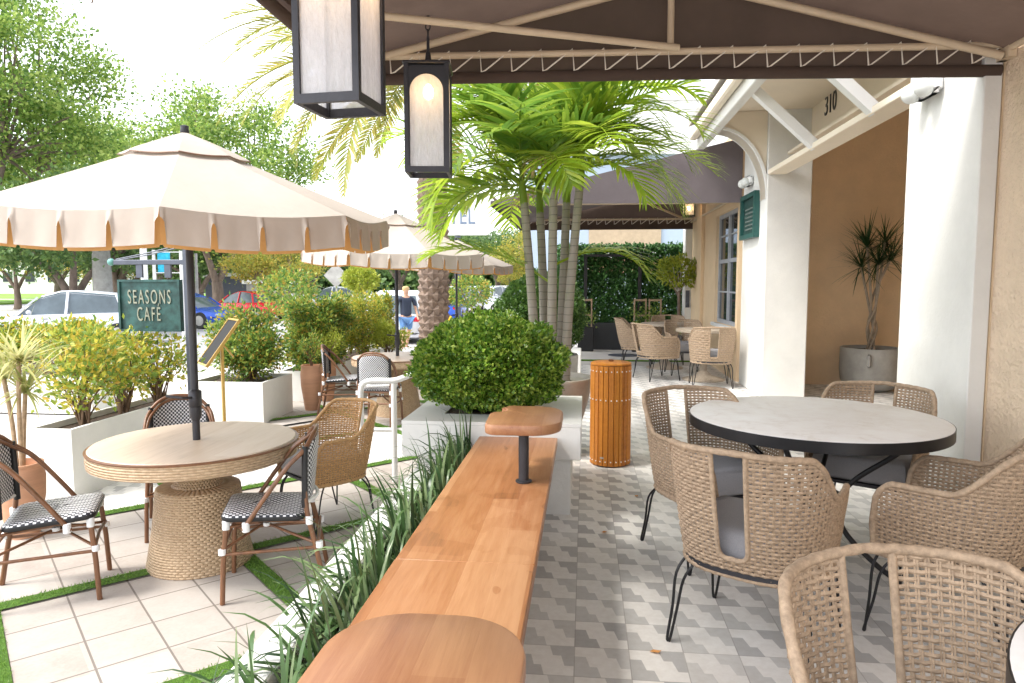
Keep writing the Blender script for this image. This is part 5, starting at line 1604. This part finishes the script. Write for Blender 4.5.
# ---- street furniture far off
def banner_post(lb, px, zc, h, mat, w_=.12, banner=None, bh=1.3, grp='posts along the street'):
    t = thing('street_post', lb, 'post', at(px, zc), R(6), grp)
    MB().lathe([(w_, 0), (w_ * .8, h)], 12).build('post', mat, t, 60)
    if banner is not None:
        MB().box2((.15, -.02, h - bh - .1), (.15 + bh * .62, .02, h - .1)).build('banner', banner, t)
        MB().bar((0, 0, h - .08), (.95, 0, h - .08), .03, .03).bar((0, 0, h - bh - .12), (.95, 0, h - bh - .12), .03, .03).build('banner_arm', mat, t)
    return t
banner_post('thick white post behind the cafe sign', 146, 24, 3.3, M_white, .13)
banner_post('thinner post carrying a turquoise banner behind the cafe sign', 156, 26, 3.05, M_white, .07, basic('turquoise_banner', (.02, .42, .62), .6, var=.25, vs=9), .72)
banner_post('white post with a small red and white panel beside the umbrella pole', 183, 20, 2.75, M_white, .05)
banner_post('tall thin grey post right of the umbrella pole far off', 198, 33, 3.2, M_conc, .08)
banner_post('thick grey trunk like post behind the silver car', 104, 27, 3.2, M_conc, .38)
t = thing('road_sign', 'back of a pale diamond road sign on a post beyond the hedge', 'road sign', at(337, 30))
MB().box2((-.03, -.03, 0), (.03, .03, 2.55)).build('post', M_conc, t)
MB().box((0, -.05, 2.15), (.75, .02, .75), M=Matrix.Translation((0, 0, 0)) @ Matrix.Rotation(R(0), 4, 'Z')).build('plate', M_conc, t).matrix_local = Matrix.Translation((0, 0, 2.15)) @ Matrix.Rotation(R(45), 4, 'Y') @ Matrix.Translation((0, 0, -2.15))
t = thing('hotel_sign', 'rounded white hotel sign on a pole, half behind the date palm trunk', 'sign', at(458, 20.5))
rp = []
for cx, cz, a0 in ((.82, .42, 0), (-1.22, .42, 90), (-1.22, -.42, 180), (.82, -.42, 270)):
    for i in range(7):
        a = R(a0 + 15 * i); rp.append((cx + .18 * math.cos(a), 4.1 - .28 + cz + .18 * math.sin(a)))
fixn(MB().prism(rp, -.09, .09).build('board', M_white, t))
MB().lathe([(.09, 0), (.09, 3.2)], 14).build('pole', M_slate, t, 60)
text('lettering', 'HOTEL', .68, basic('hotel_blue', (.16, .21, .30), .5), t, Matrix.Translation((-.22, -.10, 3.74)) @ RX, .008, .70, spacing=1.02)
t = thing('bollard', 'yellow bollard in the street by the umbrella pole', 'bollard', at(449, 17.5, GZ))
MB().lathe([(.09, 0), (.09, .95), (.06, 1.02), (.01, 1.04)], 16).build('post', basic('yellow_paint', (.75, .48, .02), .5), t, 60)
MB().box2((-.2, -.05, .62), (.2, .05, .72)).build('cap_band', basic('yellow_paint2', (.75, .48, .02), .5), t)
t = thing('street_flag', 'small red object on a short stake beside the lollipop tree', 'flag', at(492, 18.2, LZ))
MB().lathe([(.01, 0), (.012, .70)], 8).build('stake', M_white, t)
MB().loft([[(.10 * math.cos(a) * s, .05 * math.sin(a) * s, z) for a in [2 * PI * i / 10 for i in range(10)]] for s, z in ((.2, .42), (1, .52), (.9, .70), (.3, .86))]).build('cloth', basic('red_cloth', (.65, .03, .05), .6), t, 60)
M_tan2 = basic('far_tan', (.42, .32, .22), .8)
# far walls and buildings
def block(name, lb, px, zc, w_, d_, h, mat, cat_='building', extra=None):
    t = thing(name, lb, cat_, at(px, zc), R(6))
    MB().box2((-w_ / 2, 0, 0), (w_ / 2, d_, h)).build('wall', mat, t)
    MB().box2((-w_ / 2 - .2, -.2, h), (w_ / 2 + .2, d_ + .2, h + .25)).build('parapet', M_white2, t)
    if extra: extra(t)
    return t
def wins(n, w_, h, z0=1.2, ww=1.0, wh=1.2):
    def f(t):
        for i in range(n):
            x = -w_ / 2 + w_ * (i + .5) / n
            fo = MB().box2((x - ww / 2, -.06, z0), (x + ww / 2, -.01, z0 + wh)).build('window', M_white, t)
            MB().box2((x - ww / 2 + .08, -.08, z0 + .08), (x + ww / 2 - .08, -.061, z0 + wh - .08)).build('pane', M_glassd, fo)
    return f
block('far_building', 'long pale low building beyond the lawn at the left', 10, 105, 30, 8, 6.2, M_white2, extra=wins(9, 30, 6, 1.8, 1.6, 1.6))
block('far_building', 'dark blue grey low building behind the street trees', 238, 55, 5.0, 4, 2.3, M_slate)
block('monument_wall', 'pale carved low wall block behind the red car', 268, 42, 2.5, .5, 1.75, M_conc, 'wall', extra=lambda t: MB().box2((-.7, -.06, .5), (.7, -.005, 1.4), .02).build('carved_panel', M_stone, t))
block('far_building', 'pale blue white building with a tan panel behind the hedge wall', 650, 26, 9.0, 5, 6.5, basic('pale_blue_wall', (.36, .43, .53), .7, var=.03),
      extra=lambda t: (MB().box2((-2.3, -.06, 3.0), (.35, -.01, 4.2)).build('tan_panel', M_tan2, t), MB().box2((-2.3, -.08, 2.2), (.3, -.01, 2.75)).build('shutter', M_terra, t), MB().box2((-2.35, -.09, 2.76), (.35, -.005, 2.98)).build('band', M_white, t), MB().box2((2.0, -.05, 0), (2.06, -.01, 6)).build('downpipe', M_white, t)))
block('far_building', 'white multi storey building far behind the palm and the roof eave', 735, 60, 16, 8, 17, M_white2, extra=wins(8, 16, 6, 9, 1.3, 1.7))
# ground cover strips by the parking
rng = np.random.default_rng(77)
n = 5000
P = np.stack([rng.uniform(-4.5, 2.0, n), 30 + rng.normal(0, .5, n), rng.uniform(GZ + .1, GZ + .55, n)], 1)
V, F = leaves(P, rng.normal(size=(n, 3)) + [0, 0, .6], .18, .10, rng)
tag(npmesh('ground_cover', V, F, M_llime), 'low yellow green ground cover strip before the parked cars', 'ground cover', kind='stuff')
n = 60000
P = np.stack([rng.uniform(-150, 60, n), 120 + rng.normal(0, 4, n), GZ + rng.uniform(0, 1, n) * (7.5 + 2 * np.sin(np.linspace(0, 1, n) * 50))], 1)
P[:, 2] = GZ + rng.uniform(0, 1, n) ** .7 * (7.5 + 1.6 * np.sin(P[:, 0] * .21) + 1.2 * np.sin(P[:, 0] * .57))
V, F = leaves(P, rng.normal(size=(n, 3)), 1.0, .8, rng)
tag(npmesh('distant_wood', V, F, M_ltree2), 'hazy belt of distant green trees beyond the parking lot', 'woodland', kind='stuff')

# fallen leaves on the patio
fl = None
for x, y, lb in ((.28, 2.62, 'dry orange leaf on the tiles between the bench and the slotted armchair'), (.12, 3.9, 'dry leaf on the tiles beside the white square planter'), (.75, 2.45, 'dry leaf on the tiles under the slotted back armchair'), (.35, 4.6, 'dry leaf on the tiles in front of the slatted bin')):
    if fl is None:
        fl = MB().add([(-.022, 0, .004), (-.006, -.010, .008), (.012, -.008, .006), (.024, .002, .010), (.010, .011, .006), (-.008, .009, .009), (0, 0, .003)], [(0, 1, 6), (1, 2, 6), (2, 3, 6), (3, 4, 6), (4, 5, 6), (5, 0, 6)]).build('fallen_leaf', basic('dry_leaf', (.62, .30, .10), .8))
        tag(fl, lb, 'leaf', 'fallen leaves on the patio'); fl.location = (x, y, .001)
    else: dup(fl, (x, y, .001), x * 31, lb)
# hanging seed strand from above
t = thing('seed_strand', 'dark drooping seed strands hanging in from the top edge against the sky', 'plant', at(190, 3.6, 0)[:2] + (3.25,))
mb = MB(); r2 = random.Random(9)
for k in range(4):
    x, y, z = r2.uniform(-.02, .02), 0, 0
    pts = [(x + r2.uniform(-.012, .012) + .012 * k, y, -i * .05) for i in range(6 + k)]
    mb.tube(pts, .003, 5)
    for p in pts:
        for q in range(3): mb.ball((p[0] + r2.uniform(-.01, .01), p[1] + r2.uniform(-.01, .01), p[2] + r2.uniform(-.02, .02)), .007, 4)
mb.build('seeds', basic('dark_seed', (.06, .03, .05), .7), t)
MB().tube(crom([(0, 0, 0), (-.3, .4, .5), (-1.0, 1.2, .8), (-3, 3.5, 1.0)], 5), .008, 6).build('twig', M_twig, t)

# ---- person walking, half behind the hedge
px_, py_, pz_ = at(406, 18.3, GZ)
t = thing('person', 'person with blonde hair in dark shirt and blue shorts walking away past the hedge', 'person', (px_, py_, pz_), R(35))
def skin(name, verts, edges, rad, mat, parent, root=0, lvl=2):
    me = bpy.data.meshes.new(name); me.from_pydata(verts, edges, [])
    o = bpy.data.objects.new(name, me); C.objects.link(o)
    sm = o.modifiers.new('skin', 'SKIN'); sm.use_smooth_shade = True
    for i, r in enumerate(rad):
        sv = me.skin_vertices[0].data[i]; sv.radius = (r, r * .85) if not isinstance(r, tuple) else r
        sv.use_root = (i == root)
    ss = o.modifiers.new('sub', 'SUBSURF'); ss.levels = lvl; ss.render_levels = lvl
    bpy.context.view_layer.update()
    m2 = bpy.data.meshes.new_from_object(o.evaluated_get(bpy.context.evaluated_depsgraph_get()))
    bpy.data.objects.remove(o); m2.materials.clear()
    return link(name, m2, mat, parent, 179)
v = [(0, 0, .95), (0, 0, 1.10), (0, .01, 1.30), (0, 0, 1.46), (0, -.01, 1.53), (0, -.02, 1.63), (0, -.01, 1.73),
     (-.10, 0, .90), (-.11, -.10, .50), (-.11, .02, .10), (-.11, -.12, .04),
     (.10, 0, .90), (.11, .12, .52), (.11, .30, .16), (.11, .24, .05),
     (-.19, 0, 1.42), (-.25, .06, 1.15), (-.25, -.04, .92), (-.25, -.08, .84),
     (.19, 0, 1.42), (.25, -.06, 1.15), (.25, -.20, .95), (.25, -.25, .88)]
e = [(0, 1), (1, 2), (2, 3), (3, 4), (4, 5), (5, 6), (0, 7), (7, 8), (8, 9), (9, 10), (0, 11), (11, 12), (12, 13), (13, 14), (3, 15), (15, 16), (16, 17), (17, 18), (3, 19), (19, 20), (20, 21), (21, 22)]
rd = [.14, .13, .14, .09, .05, .085, .07, .085, .06, .04, .035, .085, .06, .04, .035, .055, .042, .032, .035, .055, .042, .032, .035]
skin('body', v, e, rd, M_skin, t)
skin('shirt', [(0, 0, .93), (0, 0, 1.10), (0, .01, 1.30), (0, 0, 1.45), (-.20, 0, 1.42), (-.25, .05, 1.22), (.20, 0, 1.42), (.25, -.05, 1.22)], [(0, 1), (1, 2), (2, 3), (3, 4), (4, 5), (3, 6), (6, 7)], [.17, .155, .165, .10, .07, .065, .07, .065], basic('dark_shirt', (.03, .04, .07), .9), t)
skin('shorts', [(0, 0, .97), (-.10, 0, .88), (-.11, -.07, .60), (.10, 0, .88), (.11, .09, .62)], [(0, 1), (1, 2), (0, 3), (3, 4)], [.165, .11, .10, .11, .10], basic('blue_shorts', (.12, .25, .50), .9), t)
skin('hair', [(0, .0, 1.60), (0, .0, 1.70), (0, 0, 1.77)], [(0, 1), (1, 2)], [.085, .108, .08], basic('blonde_hair', (.55, .38, .18), .8), t)
